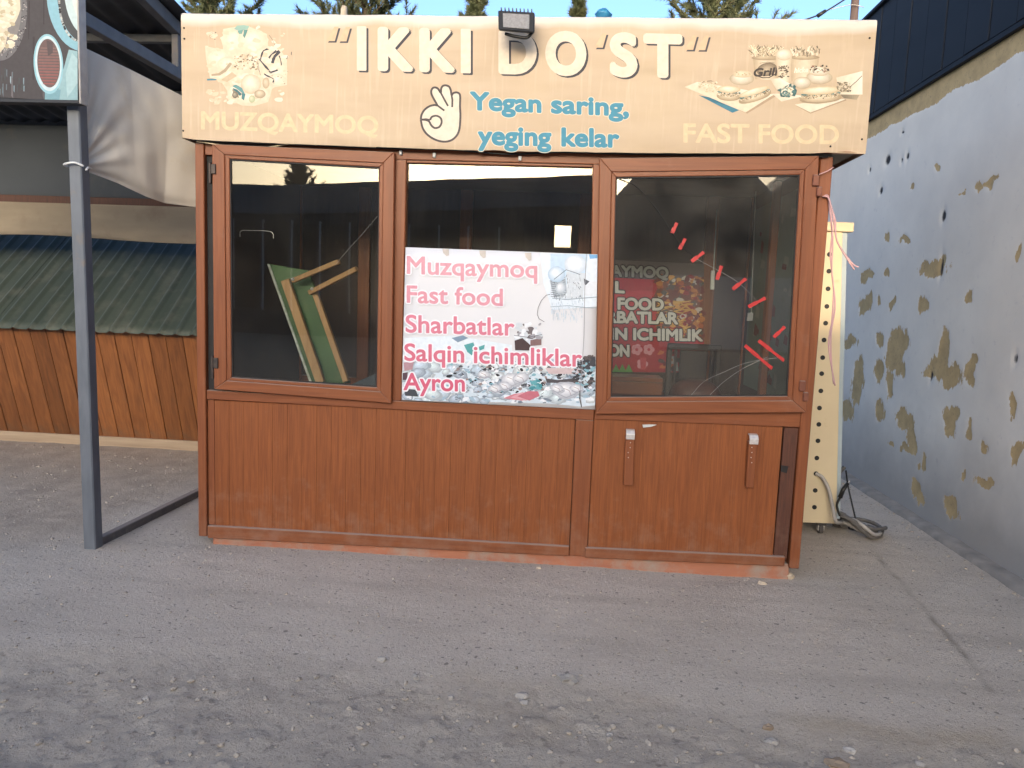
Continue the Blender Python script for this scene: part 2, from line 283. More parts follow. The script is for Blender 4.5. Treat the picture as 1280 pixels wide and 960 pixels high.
# lettering: font outlines turned to flat meshes, laid between two points of the baseline
_tc = {}
def text_mesh(s, bold=0.0, shear=0.0):
    k = (s, bold, shear)
    if k not in _tc:
        c = bpy.data.curves.new('t', 'FONT'); c.body = s; c.offset = bold; c.shear = shear; c.resolution_u = 6; c.fill_mode = 'FRONT'
        o = bpy.data.objects.new('t', c); COL.objects.link(o); dg = bpy.context.evaluated_depsgraph_get(); dg.update()
        me = o.evaluated_get(dg).to_mesh(); v = np.zeros(len(me.vertices)*3); me.vertices.foreach_get('co', v)
        _tc[k] = (v.reshape(-1, 3).copy(), [tuple(p.vertices) for p in me.polygons]); bpy.data.objects.remove(o); bpy.data.curves.remove(c)
    return _tc[k]
CAPH = None
class Print:
    """flat print in layers on a sheet: polygons given in picture coordinates and put on the sheet's plane"""
    def __init__(s, place, clip=None): s.v = []; s.f = []; s.c = []; s.l = 10; s.place = place; s.clip = clip; s.eps = 1.6e-6
    def up(s, k=1): s.l += 12*k; return s
    def add(s, uvs, faces, col):
        s.l += 1; n = len(s.v); uvs = [s.clip(u, v) for u, v in uvs] if s.clip else uvs
        s.v += [s.place(u, v, s.l*s.eps) for u, v in uvs]; s.f += [tuple(i+n for i in f) for f in faces]; s.c += [tuple(.9*q_ for q_ in lin(col))]*len(faces)
    def poly(s, uvs, col): s.add(uvs, [tuple(range(len(uvs)))], col)
    def ell(s, x, y, rx, ry, col, rot=0, n=20, jag=0.0):
        p = []
        for k in range(n):
            a = k/n*math.tau; j = 1+random.uniform(-jag, jag); X, Y = rx*j*math.cos(a), ry*j*math.sin(a)
            p.append((x+X*math.cos(rot)-Y*math.sin(rot), y+X*math.sin(rot)+Y*math.cos(rot)))
        s.poly(p, col)
    def stroke(s, pts, w, col):
        pts = [Vector((p[0], p[1])) for p in pts]; L = []; R_ = []
        for i, p in enumerate(pts):
            t = (pts[min(i+1, len(pts)-1)]-pts[max(i-1, 0)]).normalized(); n = Vector((-t.y, t.x))*w/2
            L.append(p+n); R_.append(p-n)
        n = len(pts); s.add([tuple(p) for p in L+R_], [(i, i+1, n+i+1, n+i) for i in range(n-1)], col)
    def text(s, t, uL, vL, uR, vR, cap, col, bold=0.0, shear=0.0, du=0, dv=0):
        global CAPH
        if CAPH is None: CAPH = text_mesh('H')[0][:, 1].max()
        v0 = text_mesh(t, 0, shear)[0]; a, b = v0[:, 0].min(), v0[:, 0].max()
        v, f = text_mesh(t, 0, shear); k = cap/CAPH
        nc = 24 if bold > 2.5 else 12
        for q in range(nc+1 if bold else 1):        # strokes thickened by overlaid shifted copies
            ox, oy = (bold*math.cos(q*math.tau/nc), bold*math.sin(q*math.tau/nc)) if q < nc and bold else (0, 0)
            if bold > 2.5 and q % 2: ox, oy = ox*.6, oy*.6
            s.add([(uL+(x-a)/(b-a)*(uR-uL)+du+ox, vL+(x-a)/(b-a)*(vR-vL)-y*k+dv+oy) for x, y, _ in v], f, col)
    def blobs(s, n, x0, x1, y0, y1, r, cols, ar=1.6, jag=.35, seg=8):
        for _ in range(n):
            q = random.uniform(r[0], r[1]); s.ell(random.uniform(x0, x1), random.uniform(y0, y1), q*ar, q, random.choice(cols), random.uniform(-.6, .6), seg, jag)
    def sh(s, x, y, rx, ry, dark, light, rot=0, n=7, off=(-.22, -.28), jag=.03):
        """rounded form shaded from a dark rim to a light crown"""
        for k in range(n):
            t = k/(n-1); f = 1-.82*t; c = [int(a+(b-a)*t**.8) for a, b in zip(dark, light)]
            s.ell(x+off[0]*rx*t, y+off[1]*ry*t, rx*f, ry*f, c, rot, 22, jag)
    def shq(s, q, ca, cb, n=10, bend=False):
        """quad graded from its left to its right side"""
        for k in range(n):
            a, b = k/n, (k+1)/n; t = (k+.5)/n; t = 1-abs(2*t-1)**1.5 if bend else t
            P_ = [(q[i][0]+(q[j][0]-q[i][0])*w, q[i][1]+(q[j][1]-q[i][1])*w) for i, j, w in ((0, 1, a), (0, 1, b), (3, 2, b), (3, 2, a))]
            s.poly(P_, [int(m_+(n_-m_)*t) for m_, n_ in zip(ca, cb)])
    def sticks(s, n, x0, x1, y0, y1, l, w, cols, a0=-2.6, a1=-.5):
        for _ in range(n):
            u, v, a, L = random.uniform(x0, x1), random.uniform(y0, y1), random.uniform(a0, a1), random.uniform(*l)
            s.stroke([(u, v), (u+L*math.cos(a)*.5+random.uniform(-.3, .3), v+L*math.sin(a)*.5), (u+L*math.cos(a), v+L*math.sin(a))], random.uniform(*w), random.choice(cols))
    def build(s, name, parent=None, m=None):
        me = bpy.data.meshes.new('m'); me.from_pydata(s.v, [], s.f); a = me.attributes.new('ink', 'FLOAT_COLOR', 'CORNER')
        c = np.ones((len(me.loops), 4), np.float32); i = 0
        for p, col in zip(me.polygons, s.c): c[p.loop_start:p.loop_start+p.loop_total, :3] = col
        a.data.foreach_set('color', c.ravel()); return link(name, me, m or M['ink'], parent)
def front(y0): return lambda u, v, e: F(u, v, y0-e)

# numpy value noise for the terrain and the wall
def vnoise(x, y, seed=0):
    xi, yi = np.floor(x).astype(np.int64), np.floor(y).astype(np.int64); fx, fy = x-xi, y-yi
    def h(a, b):
        n = (a*374761393+b*668265263+seed*1442695041) & 0x7fffffff; n = ((n ^ (n >> 13))*1274126177) & 0x7fffffff
        return ((n ^ (n >> 16)) & 0xffff)/65535.0
    fx, fy = fx*fx*(3-2*fx), fy*fy*(3-2*fy)
    return (h(xi, yi)*(1-fx)+h(xi+1, yi)*fx)*(1-fy)+(h(xi, yi+1)*(1-fx)+h(xi+1, yi+1)*fx)*fy
def fbm(x, y, o=4, seed=0):
    s = 0; a = .5
    for k in range(o): s = s+a*vnoise(x*2**k, y*2**k, seed+k); a *= .5
    return s/(1-.5**o)
def sstep(x, a, b):
    t = np.clip((x-a)/(b-a), 0, 1); return t*t*(3-2*t)

# ================================================================== GROUND
def axis(segs):
    out = []
    for a, b, st in segs: out += list(np.arange(a, b-1e-6, st))
    return np.array(out+[segs[-1][1]])
gx = axis([(-300, -40, 40), (-40, -8, 4), (-8, -3, .25), (-3, -1, .05), (-1, 5, .017), (5, 8, .3), (8, 40, 4), (40, 300, 40)])
gy = axis([(-300, -40, 40), (-40, -8, 4), (-8, -2.6, .3), (-2.6, 1.0, .014), (1.0, 3.2, .05), (3.2, 8, .4), (8, 40, 4), (40, 300, 40)])
XX, YY = np.meshgrid(gx, gy)
edge = -1.33+.22*(fbm(XX*.9, XX*0+3, 3, 5)-.5)+.10*(fbm(XX*5, YY*5, 3, 9)-.5)+.05*np.sin(XX*1.3)
pad = sstep(YY-edge, -.22, .12)                    # paved strip before the kiosk
ck = [G(1090, 688), G(1132, 735), G(1180, 788), G(1216, 832), G(1240, 862)]
def seg_dist(X, Y, P):
    d = np.full(X.shape, 99.0)
    for a, b in zip(P[:-1], P[1:]):
        vx, vy = b[0]-a[0], b[1]-a[1]; t = np.clip(((X-a[0])*vx+(Y-a[1])*vy)/(vx*vx+vy*vy), 0, 1)
        d = np.minimum(d, np.hypot(X-a[0]-t*vx, Y-a[1]-t*vy))
    return d
jit = .03*(fbm(XX*9, YY*9, 3, 31)-.5)
cd = seg_dist(XX+jit, YY+jit, ck); crack = np.exp(-(cd/.015)**2)*(.35+.65*sstep(fbm(XX*6, YY*6, 2, 77), .30, .55))
near = np.exp(-(np.maximum(np.abs(XX-2)-4, 0)**2+np.maximum(np.abs(YY)-3, 0)**2)/4)
dirt = sstep(-.62-XX+.5*(fbm(XX*1.2, YY*1.2, 3, 15)-.5), -.15, .25)*sstep(YY, -.55, .1)
grav = 1-pad
ZZ = near*(-.018*grav+.010*(fbm(XX*1.7, YY*1.7, 3, 2)-.5)*1.2+.006*(fbm(XX*9, YY*9, 3, 3)-.5)
           + grav*(.022*(fbm(XX*12, YY*12, 4, 4)-.5)+.016*np.maximum(fbm(XX*26, YY*26, 2, 6)-.55, 0)*2)
           + pad*.0035*(fbm(XX*34, YY*34, 2, 8)-.5) - .005*crack + .012*(fbm(XX*14, YY*14, 3, 12)-.5)*dirt)
# lower dusty lip and sand drifts along the paving edge
sand = .6*np.exp(-((YY-edge+.03)/.07)**2)*sstep(fbm(XX*1.1+4, YY*.7, 3, 21), .45, .65)*(.25+.75*sstep(XX, 1.2, 2.8))
sand = np.maximum(sand, grav*sstep(fbm(XX*1.6, YY*3.0, 3, 23), .56, .72)*.55*sstep(XX, .8, 3.2))
me = bpy.data.meshes.new('ground'); ny, nx = XX.shape
idx = np.arange(nx*ny).reshape(ny, nx); fq = np.stack([idx[:-1, :-1], idx[:-1, 1:], idx[1:, 1:], idx[1:, :-1]], -1).reshape(-1, 4)
me.vertices.add(nx*ny); me.vertices.foreach_set('co', np.stack([XX, YY, ZZ], -1).astype(np.float32).ravel())
me.loops.add(fq.size); me.loops.foreach_set('vertex_index', fq.astype(np.int32).ravel())
me.polygons.add(len(fq)); me.polygons.foreach_set('loop_start', np.arange(0, fq.size, 4, dtype=np.int32)); me.polygons.foreach_set('loop_total', np.full(len(fq), 4, np.int32))
me.update(); me.validate(); me.polygons.foreach_set('use_smooth', [True]*len(me.polygons))
at = me.attributes.new('zones', 'FLOAT_COLOR', 'POINT'); at.data.foreach_set('color', np.stack([pad, sand, dirt, crack], -1).astype(np.float32).ravel())
gm = bpy.data.materials.new('dusty_asphalt'); gm.use_nodes = True; nt = gm.node_tree; b = nt.nodes['Principled BSDF']; b.inputs['Roughness'].default_value = .95; b.inputs['Specular IOR Level'].default_value = .15
tc = nd(nt, 'ShaderNodeTexCoord')
def gnoise(sc, det=6, ro=.6):
    n = nd(nt, 'ShaderNodeTexNoise'); n.inputs['Scale'].default_value = sc; n.inputs['Detail'].default_value = det; n.inputs['Roughness'].default_value = ro
    nt.links.new(tc.outputs['Object'], n.inputs['Vector']); return n.outputs['Fac']
def gmix(f, a, b_, lo=None, hi=None):
    mx = nd(nt, 'ShaderNodeMix', data_type='RGBA')
    if lo is not None:
        mr = nd(nt, 'ShaderNodeMapRange'); mr.inputs['From Min'].default_value = lo; mr.inputs['From Max'].default_value = hi; nt.links.new(f, mr.inputs['Value']); f = mr.outputs[0]
    nt.links.new(f, mx.inputs[0])
    for k, c in ((6, a), (7, b_)):
        if isinstance(c, tuple): mx.inputs[k].default_value = (*c, 1)
        else: nt.links.new(c, mx.inputs[k])
    return mx.outputs[2]
av = nd(nt, 'ShaderNodeAttribute', attribute_name='zones'); sp = nd(nt, 'ShaderNodeSeparateColor'); nt.links.new(av.outputs['Color'], sp.inputs[0])
padc = gmix(gnoise(1.3, 5), (.53, .468, .40), (.60, .535, .46), .35, .65)
mg = nd(nt, 'ShaderNodeMapping'); mg.inputs['Scale'].default_value = (.35, 2.2, 1); nt.links.new(tc.outputs['Object'], mg.inputs['Vector'])
sg_ = nd(nt, 'ShaderNodeTexNoise'); sg_.inputs['Scale'].default_value = 2.6; sg_.inputs['Detail'].default_value = 7; nt.links.new(mg.outputs[0], sg_.inputs['Vector'])
padc = gmix(sg_.outputs['Fac'], padc, (.46, .405, .345), .50, .75)
padc = gmix(gnoise(36, 2, .5), padc, (.24, .215, .19), .645, .70)
padc = gmix(gnoise(31, 2, .5), padc, (.62, .57, .505), .645, .70)
padc = gmix(gnoise(48, 4, .8), padc, (.60, .55, .485), .56, .70)
padc = gmix(gnoise(85, 4, .8), padc, (.30, .265, .23), .56, .68)
grc = gmix(gnoise(3.2, 6), (.44, .385, .325), (.53, .465, .385), .35, .68)
grc = gmix(gnoise(24, 3, .6), grc, (.29, .255, .22), .58, .70)
grc = gmix(gnoise(21, 3, .6), grc, (.52, .46, .395), .60, .68)
grc = gmix(gnoise(70, 4, .7), grc, (.27, .24, .21), .55, .70)
grc = gmix(gnoise(110, 3, .7), grc, (.52, .475, .42), .60, .72)
c = gmix(sp.outputs[0], grc, padc)
dirtc = gmix(gnoise(5, 7), (.52, .445, .365), (.40, .34, .28), .35, .65)
dirtc = gmix(gnoise(90, 3, .7), dirtc, (.14, .12, .11), .57, .7)
c = gmix(sp.outputs[2], c, dirtc)
sandc = gmix(gnoise(30, 4), (.43, .345, .25), (.34, .28, .21), .35, .65)
c = gmix(sp.outputs[1], c, sandc)
c = gmix(av.outputs['Alpha'], c, (.31, .27, .225))
nt.links.new(c, b.inputs['Base Color'])
bp = nd(nt, 'ShaderNodeBump'); bp.inputs['Strength'].default_value = 1.0; bp.inputs['Distance'].default_value = .014
nt.links.new(gnoise(60, 7, .8), bp.inputs['Height']); nt.links.new(bp.outputs[0], b.inputs['Normal'])
ground = link('ground', me, gm); ground['kind'] = 'structure'
def ground_z(x, y):
    i = int(np.clip(np.searchsorted(gx, x), 0, nx-1)); j = int(np.clip(np.searchsorted(gy, y), 0, ny-1)); return float(ZZ[j, i])

# ================================================================== RIGHT BUILDING
WXX = 4.74
bld = thing('plastered_building', 'long building with peeling pale blue plaster wall under black metal cladding', 'building', (WXX, 3, 0))
wy = np.arange(-5, 12.01, .022); wz = np.arange(0, 3.262, .022); WY, WZ = np.meshgrid(wy, wz)
patches = [  # picture position and half-size of the bare patches
 (1165, 336, 16, 8), (1178, 330, 5, 14), (1082, 344, 7, 7), (1081, 378, 7, 12), (1108, 341, 3, 5), (1212, 368, 8, 5), (1154, 378, 6, 10), (1100, 378, 2, 8), (1116, 380, 2, 7), (1110, 297, 3, 6), (1130, 300, 7, 3),
 (1090, 345, 4, 4), (1122, 430, 11, 14), (1117, 450, 9, 14), (1127, 460, 4, 8), (1100, 466, 5, 14), (1098, 428, 6, 8), (1062, 428, 8, 8), (1074, 470, 6, 20), (1058, 514, 9, 10), (1070, 490, 5, 18), (1100, 510, 5, 12), (1112, 480, 4, 16),
 (1168, 462, 14, 12), (1180, 440, 6, 20), (1190, 472, 12, 10), (1160, 470, 10, 8), (1176, 456, 6, 14), (1213, 470, 5, 14), (1217, 452, 3, 5), (1130, 528, 12, 10), (1140, 545, 6, 14), (1124, 520, 6, 10), (1132, 560, 6, 5), (1188, 515, 9, 11), (1190, 536, 6, 10), (1212, 532, 3, 12), (1210, 544, 4, 6),
 (1112, 558, 4, 4), (1157, 580, 3, 9), (1148, 578, 4, 4), (1232, 560, 3, 7), (1266, 508, 3, 16), (1275, 572, 6, 13), (1230, 606, 12, 10), (1145, 610, 8, 14), (1186, 634, 12, 14), (1204, 594, 2, 6), (1276, 316, 3, 10), (1230, 232, 12, 4), (1205, 240, 5, 3), (1142, 228, 3, 4), (1172, 214, 4, 3)]
peel = np.zeros_like(WY); wj = .16*(fbm(WY*7, WZ*7, 3, 91)-.5); wk = .16*(fbm(WY*7, WZ*5, 3, 93)-.5)
for u, v, rx, ry in patches:
    c0 = WX(u, v, WXX); ey = max(abs(WX(u+rx, v, WXX)[1]-c0[1]), .02); ez = max(abs(WX(u, v+ry, WXX)[2]-c0[2]), .02)
    peel = np.maximum(peel, np.exp(-(((WY+wj-c0[1])/ey)**2+((WZ+wk-c0[2])/ez)**2)*.62))
gen = sstep(fbm(WY*1.1, WZ*1.1, 3, 41), .60, .75)*np.exp(-((WZ-.95)/.7)**2)*.75   # more bare spots where the photograph does not reach
outside = np.clip((np.maximum(.1-WY, WY-3.4))*3, 0, 1); peel = np.maximum(peel, gen*outside)
top = sstep(WZ+.05*(fbm(WY*5, WZ*0, 3, 55)-.5), 3.04, 3.13); peel = np.maximum(peel, top*1.5)
holes = np.zeros_like(WY)
for u, v, rx, ry in [(1109, 200, 4, 8), (1134, 195, 2, 6), (1101, 238, 2.5, 6), (1179, 270, 3, 9), (1176, 334, 2, 16), (1163, 470, 2, 9), (1127, 200, 1.5, 4), (1087, 212, 1.5, 4), (1269, 448, 2.5, 9), (1128, 165, 2, 3)]:
    c0 = WX(u, v, WXX); ey = max(abs(WX(u+rx, v, WXX)[1]-c0[1]), .012); ez = max(abs(WX(u, v+ry, WXX)[2]-c0[2]), .012)
    holes = np.maximum(holes, np.exp(-(((WY-c0[1])/ey)**2+((WZ-c0[2])/ez)**2)))
ny2, nx2 = WY.shape
me = bpy.data.meshes.new('wall'); idx = np.arange(nx2*ny2).reshape(ny2, nx2)
fq = np.stack([idx[:-1, :-1], idx[1:, :-1], idx[1:, 1:], idx[:-1, 1:]], -1).reshape(-1, 4)
wx = WXX+.006*(fbm(WY*2, WZ*2, 3, 61)-.5)+.004*sstep(peel, .4, .6)+.012*holes
me.from_pydata(np.stack([wx, WY, WZ], -1).reshape(-1, 3).tolist(), [], fq.tolist()); me.polygons.foreach_set('use_smooth', [True]*len(fq))
at = me.attributes.new('wear', 'FLOAT_COLOR', 'POINT'); at.data.foreach_set('color', np.stack([peel, holes, WZ/3.3, WZ*0+1], -1).astype(np.float32).ravel())
wm = bpy.data.materials.new('peeling_blue_plaster'); wm.use_nodes = True; nt = wm.node_tree; b = nt.nodes['Principled BSDF']; b.inputs['Roughness'].default_value = .85; b.inputs['Specular IOR Level'].default_value = .2
tc = nd(nt, 'ShaderNodeTexCoord')
av = nd(nt, 'ShaderNodeAttribute', attribute_name='wear'); sp = nd(nt, 'ShaderNodeSeparateColor'); nt.links.new(av.outputs['Color'], sp.inputs[0])
mpn = nd(nt, 'ShaderNodeMapping'); mpn.inputs['Scale'].default_value = (1, 1.5, .55); nt.links.new(tc.outputs['Object'], mpn.inputs['Vector'])
jn = nd(nt, 'ShaderNodeTexNoise'); jn.inputs['Scale'].default_value = 17; jn.inputs['Detail'].default_value = 6; jn.inputs['Roughness'].default_value = .72; nt.links.new(mpn.outputs[0], jn.inputs['Vector'])
ad = nd(nt, 'ShaderNodeMath', operation='MULTIPLY_ADD'); ad.inputs[1].default_value = 1.35; nt.links.new(jn.outputs['Fac'], ad.inputs[0]); nt.links.new(sp.outputs[0], ad.inputs[2])
mk = nd(nt, 'ShaderNodeMapRange'); mk.inputs['From Min'].default_value = 1.155; mk.inputs['From Max'].default_value = 1.185; nt.links.new(ad.outputs[0], mk.inputs['Value'])
paint = gmix(gnoise(1.8, 6), (.77, .745, .68), (.68, .66, .61), .35, .68)
paint = gmix(gnoise(14, 6, .75), paint, (.55, .535, .53), .60, .80)
lowm = nd(nt, 'ShaderNodeMath', operation='MULTIPLY_ADD'); lowm.inputs[1].default_value = -.16; nt.links.new(gnoise(2.6, 6), lowm.inputs[0]); nt.links.new(sp.outputs[2], lowm.inputs[2])
lowr = nd(nt, 'ShaderNodeMapRange'); lowr.inputs['From Min'].default_value = .17; lowr.inputs['From Max'].default_value = -.03; lowr.inputs['To Max'].default_value = .8; nt.links.new(lowm.outputs[0], lowr.inputs['Value'])
paint = gmix(lowr.outputs[0], paint, (.30, .285, .27))
bare = gmix(gnoise(9, 6), (.56, .42, .22), (.44, .33, .175), .35, .65)
bare = gmix(gnoise(45, 5, .7), bare, (.30, .235, .15), .56, .72)
mk0 = nd(nt, 'ShaderNodeMapRange'); mk0.inputs['From Min'].default_value = 1.115; mk0.inputs['From Max'].default_value = 1.15; mk0.inputs['To Max'].default_value = .3; nt.links.new(ad.outputs[0], mk0.inputs['Value'])
paint = gmix(mk0.outputs[0], paint, (.80, .78, .75))
c = gmix(mk.outputs[0], paint, bare)
hm = nd(nt, 'ShaderNodeMapRange'); hm.inputs['From Min'].default_value = .45; hm.inputs['From Max'].default_value = .75
ha = nd(nt, 'ShaderNodeMath', operation='MULTIPLY_ADD'); ha.inputs[1].default_value = .5; nt.links.new(jn.outputs['Fac'], ha.inputs[0]); nt.links.new(sp.outputs[1], ha.inputs[2])
hs = nd(nt, 'ShaderNodeMath', operation='SUBTRACT'); hs.inputs[1].default_value = .25; nt.links.new(ha.outputs[0], hs.inputs[0]); nt.links.new(hs.outputs[0], hm.inputs['Value'])
c = gmix(hm.outputs[0], c, (.04, .04, .045)); nt.links.new(c, b.inputs['Base Color'])
inv = nd(nt, 'ShaderNodeMath', operation='MULTIPLY_ADD'); inv.inputs[1].default_value = -1.0; nt.links.new(mk.outputs[0], inv.inputs[0])
nb = nd(nt, 'ShaderNodeMath', operation='MULTIPLY'); nb.inputs[1].default_value = .35; nt.links.new(gnoise(40, 5), nb.inputs[0]); nt.links.new(nb.outputs[0], inv.inputs[2])
bp = nd(nt, 'ShaderNodeBump'); bp.inputs['Strength'].default_value = .45; bp.inputs['Distance'].default_value = .004; nt.links.new(inv.outputs[0], bp.inputs['Height']); nt.links.new(bp.outputs[0], b.inputs['Normal'])
link('wall', me, wm, bld)
box('building_core', WXX+.03, WXX+5, -5, 12, 0, 4.10, M['roofdark'], bld, 0)
box('cladding_rail', WXX-.03, WXX+.028, -5, 12, 3.225, 3.262, M['cladding'], bld, .003)
pm = mesh_of(box_bm(-.022, .022, .004, .30, 0, .905, .004))
k = 0; y = -5.0
while y < 12:
    o = link('cladding_panel', pm, M['cladding'], bld); o.location = (WXX-.012+.004*(k % 2), y, 3.263); y += .304; k += 1
box('cladding_coping', WXX-.06, WXX+.06, -5, 12, 4.17, 4.20, M['cladding'], bld, .004)
def kerb_f(i, j):
    y = -5+17*i; w = .014*(mn.noise(Vector((y*3, 0, 1)))); z = .035+.012*mn.noise(Vector((y*4, 3, 0)))
    return [(WXX-.10+w, y, -.02), (WXX-.085+w, y, z*.8), (WXX-.05, y, z), (WXX+.005, y, z+.004)][int(round(j*3))]
grid('kerb', kerb_f, 240, 3, M['kerb'], bld)

# ================================================================== LEFT STALL, CANOPY, TARPS
stall = thing('plank_stall', 'low closed stall of orange-brown planks under a green corrugated lid', 'stall', (-2.3, 2.6, 0))
pt, pb = Vector((0, 2.16, 1.10)), Vector((0, 2.46, .085)); bwid = .157
bmx = bmesh.new(); beam_bm(bmx, pt, pb, bwid-.004, .022, (0, 1, 0)); bevel(bmx, .004); plank_me = mesh_of(bmx)
for k in range(34):
    o = link('board', plank_me, M['plank'], stall); o.location = (-5.1+k*bwid, random.uniform(-.003, .003), random.uniform(-.006, .006))
box('base_beam', -5.2, .25, 2.425, 2.53, -.01, .088, M['beamwood'], stall, .006)
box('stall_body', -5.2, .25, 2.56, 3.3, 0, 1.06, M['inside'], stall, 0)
e0, e1 = Vector((0, 2.06, 1.085)), Vector((0, 3.2, 2.04)); nrm = Vector((0, -(e1-e0).z, (e1-e0).y)).normalized()
def corr_sheet(x0, wid, lift, seed):
    def f(i, j):
        x = x0+wid*i; ph = (x % .148)/.148; a = .018*max(0, min(1, 1.15-abs(ph-.5)*5.2))
        p = e0.lerp(e1, j)+nrm*(a+lift+.004*mn.noise(Vector((x*2, j*2, seed)))); p.x = x
        if j < .01: p += (e0-e1).normalized()*(.006*mn.noise(Vector((x*6, seed, 0))))
        return p
    return f
for k in range(5):
    grid('roof_sheet', corr_sheet(-5.2+k*1.11, 1.135, .003*(k % 2), k), 150, 14, M['corr'], stall, .0012)

can = thing('market_canopy', 'dark sloping canopy roof on grey steel posts left of the kiosk', 'canopy', (-2.5, .8, 0))
PX, PY = -.555, -.19
pb_, pt_ = Vector((-.530, PY, -.02)), Vector((-.572, PY, 3.40))
beam('post', pb_, pt_, .072, .072, M['galv'], can, (0, 1, 0), .006)
def roofz(y): return 3.29-.15*(y-.58)
beam('side_beam', (PX, -.2, 2.905), (PX, 2.8, 2.905), .06, .07, M['truss'], can)
beam('rafter', (PX, -.3, roofz(-.3)-.06), (PX, 2.8, roofz(2.8)-.06), .06, .08, M['truss'], can)
for yy in (.83, 1.75, 2.75): beam('strut', (PX, yy, 2.94), (PX, yy, roofz(yy)-.10), .045, .045, M['truss'], can, (0, 1, 0))
for yy in (.1, 1.0, 1.9, 2.7): beam('purlin', (-5.2, yy, roofz(yy)-.045), (PX-.03, yy, roofz(yy)-.045), .05, .05, M['truss'], can)
beam('post', (PX, 2.78, -.02), (PX, 2.78, 2.87), .06, .06, M['galv'], can, (0, 1, 0), .005)
beam('post', (-5.0, PY, -.02), (-5.0, PY, 3.40), .07, .07, M['galv'], can, (0, 1, 0), .005)
for yy in (2.66,): beam('cross_beam', (-5.2, yy, 2.965), (PX-.035, yy, 2.965), .05, .05, M['truss'], can)
def rs(i, j):
    x, y_ = -5.3+4.85*i, .38+2.47*j; return (x, y_, roofz(y_)+.012*math.sin(x*40))
grid('roof_sheet', rs, 240, 6, M['roofdark'], can, .002)
box('fascia', -5.3, -.44, 2.86, 2.88, 2.93, 3.0, M['roofdark'], can, 0)
box('back_panel', -5.3, -.45, 3.45, 3.47, 2.2, 3.0, M['roofdark'], can, 0) if False else None
beam('ground_rail', (-.527, PY+.04, .022), (-.50, 1.5, .026), .045, .05, M['rail'], can, (0, 0, 1), .004)

# beige side curtain between front post and kiosk
def pw(t, P):
    for (t0, a0, b0), (t1, a1, b1) in zip(P[:-1], P[1:]):
        if t <= t1+1e-9: w = (t-t0)/(t1-t0); return a0+(a1-a0)*w, b0+(b1-b0)*w
    return P[-1][1:]
def curtain(i, j):
    """cloth running back from the post to the side of the kiosk, creases fanning out from the tie"""
    ut, vt = pw(i, ((0, 98, 56), (.5, 163, 87), (1, 256, 134))); ub, vb = pw(i, ((0, 94, 207), (.06, 103, 212), (.35, 147, 229), (.58, 183, 246), (.75, 206, 254), (1, 276, 263)))
    u, v = ut+(ub-ut)*j, vt+(vb-vt)*j
    if i < .06: u += 6*(1-i/.06)*math.sin(j*math.pi)
    r = math.hypot(i*1.0, (1-j)*.64); th = math.atan2((1-j)*.64, i*1.0+.001)
    fold = math.sin(th*13+.8*math.sin(th*5))+.5*math.sin(th*27+1)
    y_ = -.17+.70*i-.05*math.sin(i*math.pi)*math.sin(j*math.pi*.9)+.011*fold*math.exp(-((r-.22)/.38)**2)*min(r*8, 1)+.012*mn.noise(Vector((i*8, j*5, 3)))*min(1, i*3)+.022*math.exp(-((j-1)/.05)**2)*min(1, i*3)
    p = F(u, v, y_); p.x = min(p.x, -.036 if p.z > 2.25 else -.006); return p
cur = grid('side_curtain', curtain, 130, 90, M['tarp'], None, .002)
tag(cur, 'creased beige tarpaulin curtain tied to the grey post beside the kiosk', 'tarpaulin')
# tie knot at the post
tie = tag(tube('tie_cord', smooth_path([(-.50, -.235, 2.12), (-.545, -.245, 2.135), (-.61, -.235, 2.125), (-.61, -.15, 2.12), (-.53, -.14, 2.12), (-.50, -.20, 2.118), (-.485, -.235, 2.10)]), .006, M['white_plastic']), 'white cord tying the beige curtain to the grey post', 'cord')
def valance(i, j):
    x = -5.2+5.2*i; z = 2.215-.29*j-.035*math.sin((x+5.2)*1.25)**2*j; y_ = 2.40+.018*math.sin(x*3.1+j*2)*j+.01*mn.noise(Vector((x*3, j*3, 0)))-.012*math.exp(-((j-.88)/.05)**2)
    return (x, y_, z)
tag(grid('cloth_valance', valance, 160, 20, M['cream_cloth'], None, .003), 'long cream cloth valance hanging above the green corrugated lid', 'valance')
def gtarp(i, j):
    x = -5.2+5.0*i; return (x, 2.515+.05*j+.012*mn.noise(Vector((x*1.2, j*2, 5))), 2.24+.69*j)
gt = thing('slate_tarpaulin', 'slate grey tarpaulin sheet stretched behind the post above the cream valance', 'tarpaulin', (-2.6, 2.45, 2.28))
grid('sheet', gtarp, 60, 12, M['grey_tarp'], gt, .003)
box('batten', -5.2, -.2, 2.445, 2.50, 2.15, 2.283, M['board_dark'], gt, .003)

# billboard with the coffee picture
bb = thing('billboard', 'billboard printed with a coffee cup on dark wood at the canopy front', 'billboard', (-1.6, -.3, 2.44))
BY = -.30
box('backing', -2.9, -.462, BY+.004, BY+.05, 2.44, 3.20, M['roofdark'], bb, .004)
P = Print(front(BY), lambda u, v: (min(u, 97.2), min(max(v, -45), 122+.055*min(u, 97))))
P.poly([(-420, -45), (97, -45), (97, 127), (-420, 100)], (70, 66, 68))
for k in range(150):
    u = random.uniform(-330, 90); v = random.uniform(-200, 100); g = random.choice([(52, 48, 50), (90, 86, 88), (60, 55, 56), (104, 100, 102)])
    h = random.uniform(15, 70); P.poly([(u, v), (u+random.uniform(.6, 2.4), v), (u+random.uniform(.6, 2.2), v+h), (u-.3, min(v+h, 120))], g)
P.up(4)
for k in range(60):
    u = random.uniform(-60, 32); v = random.uniform(85, 112); P.poly([(u, v), (u+1.4, v), (u+1.2, v+random.uniform(6, 13)), (u, v+7)], random.choice([(120, 142, 150), (150, 170, 176), (96, 108, 114), (70, 74, 76)]))
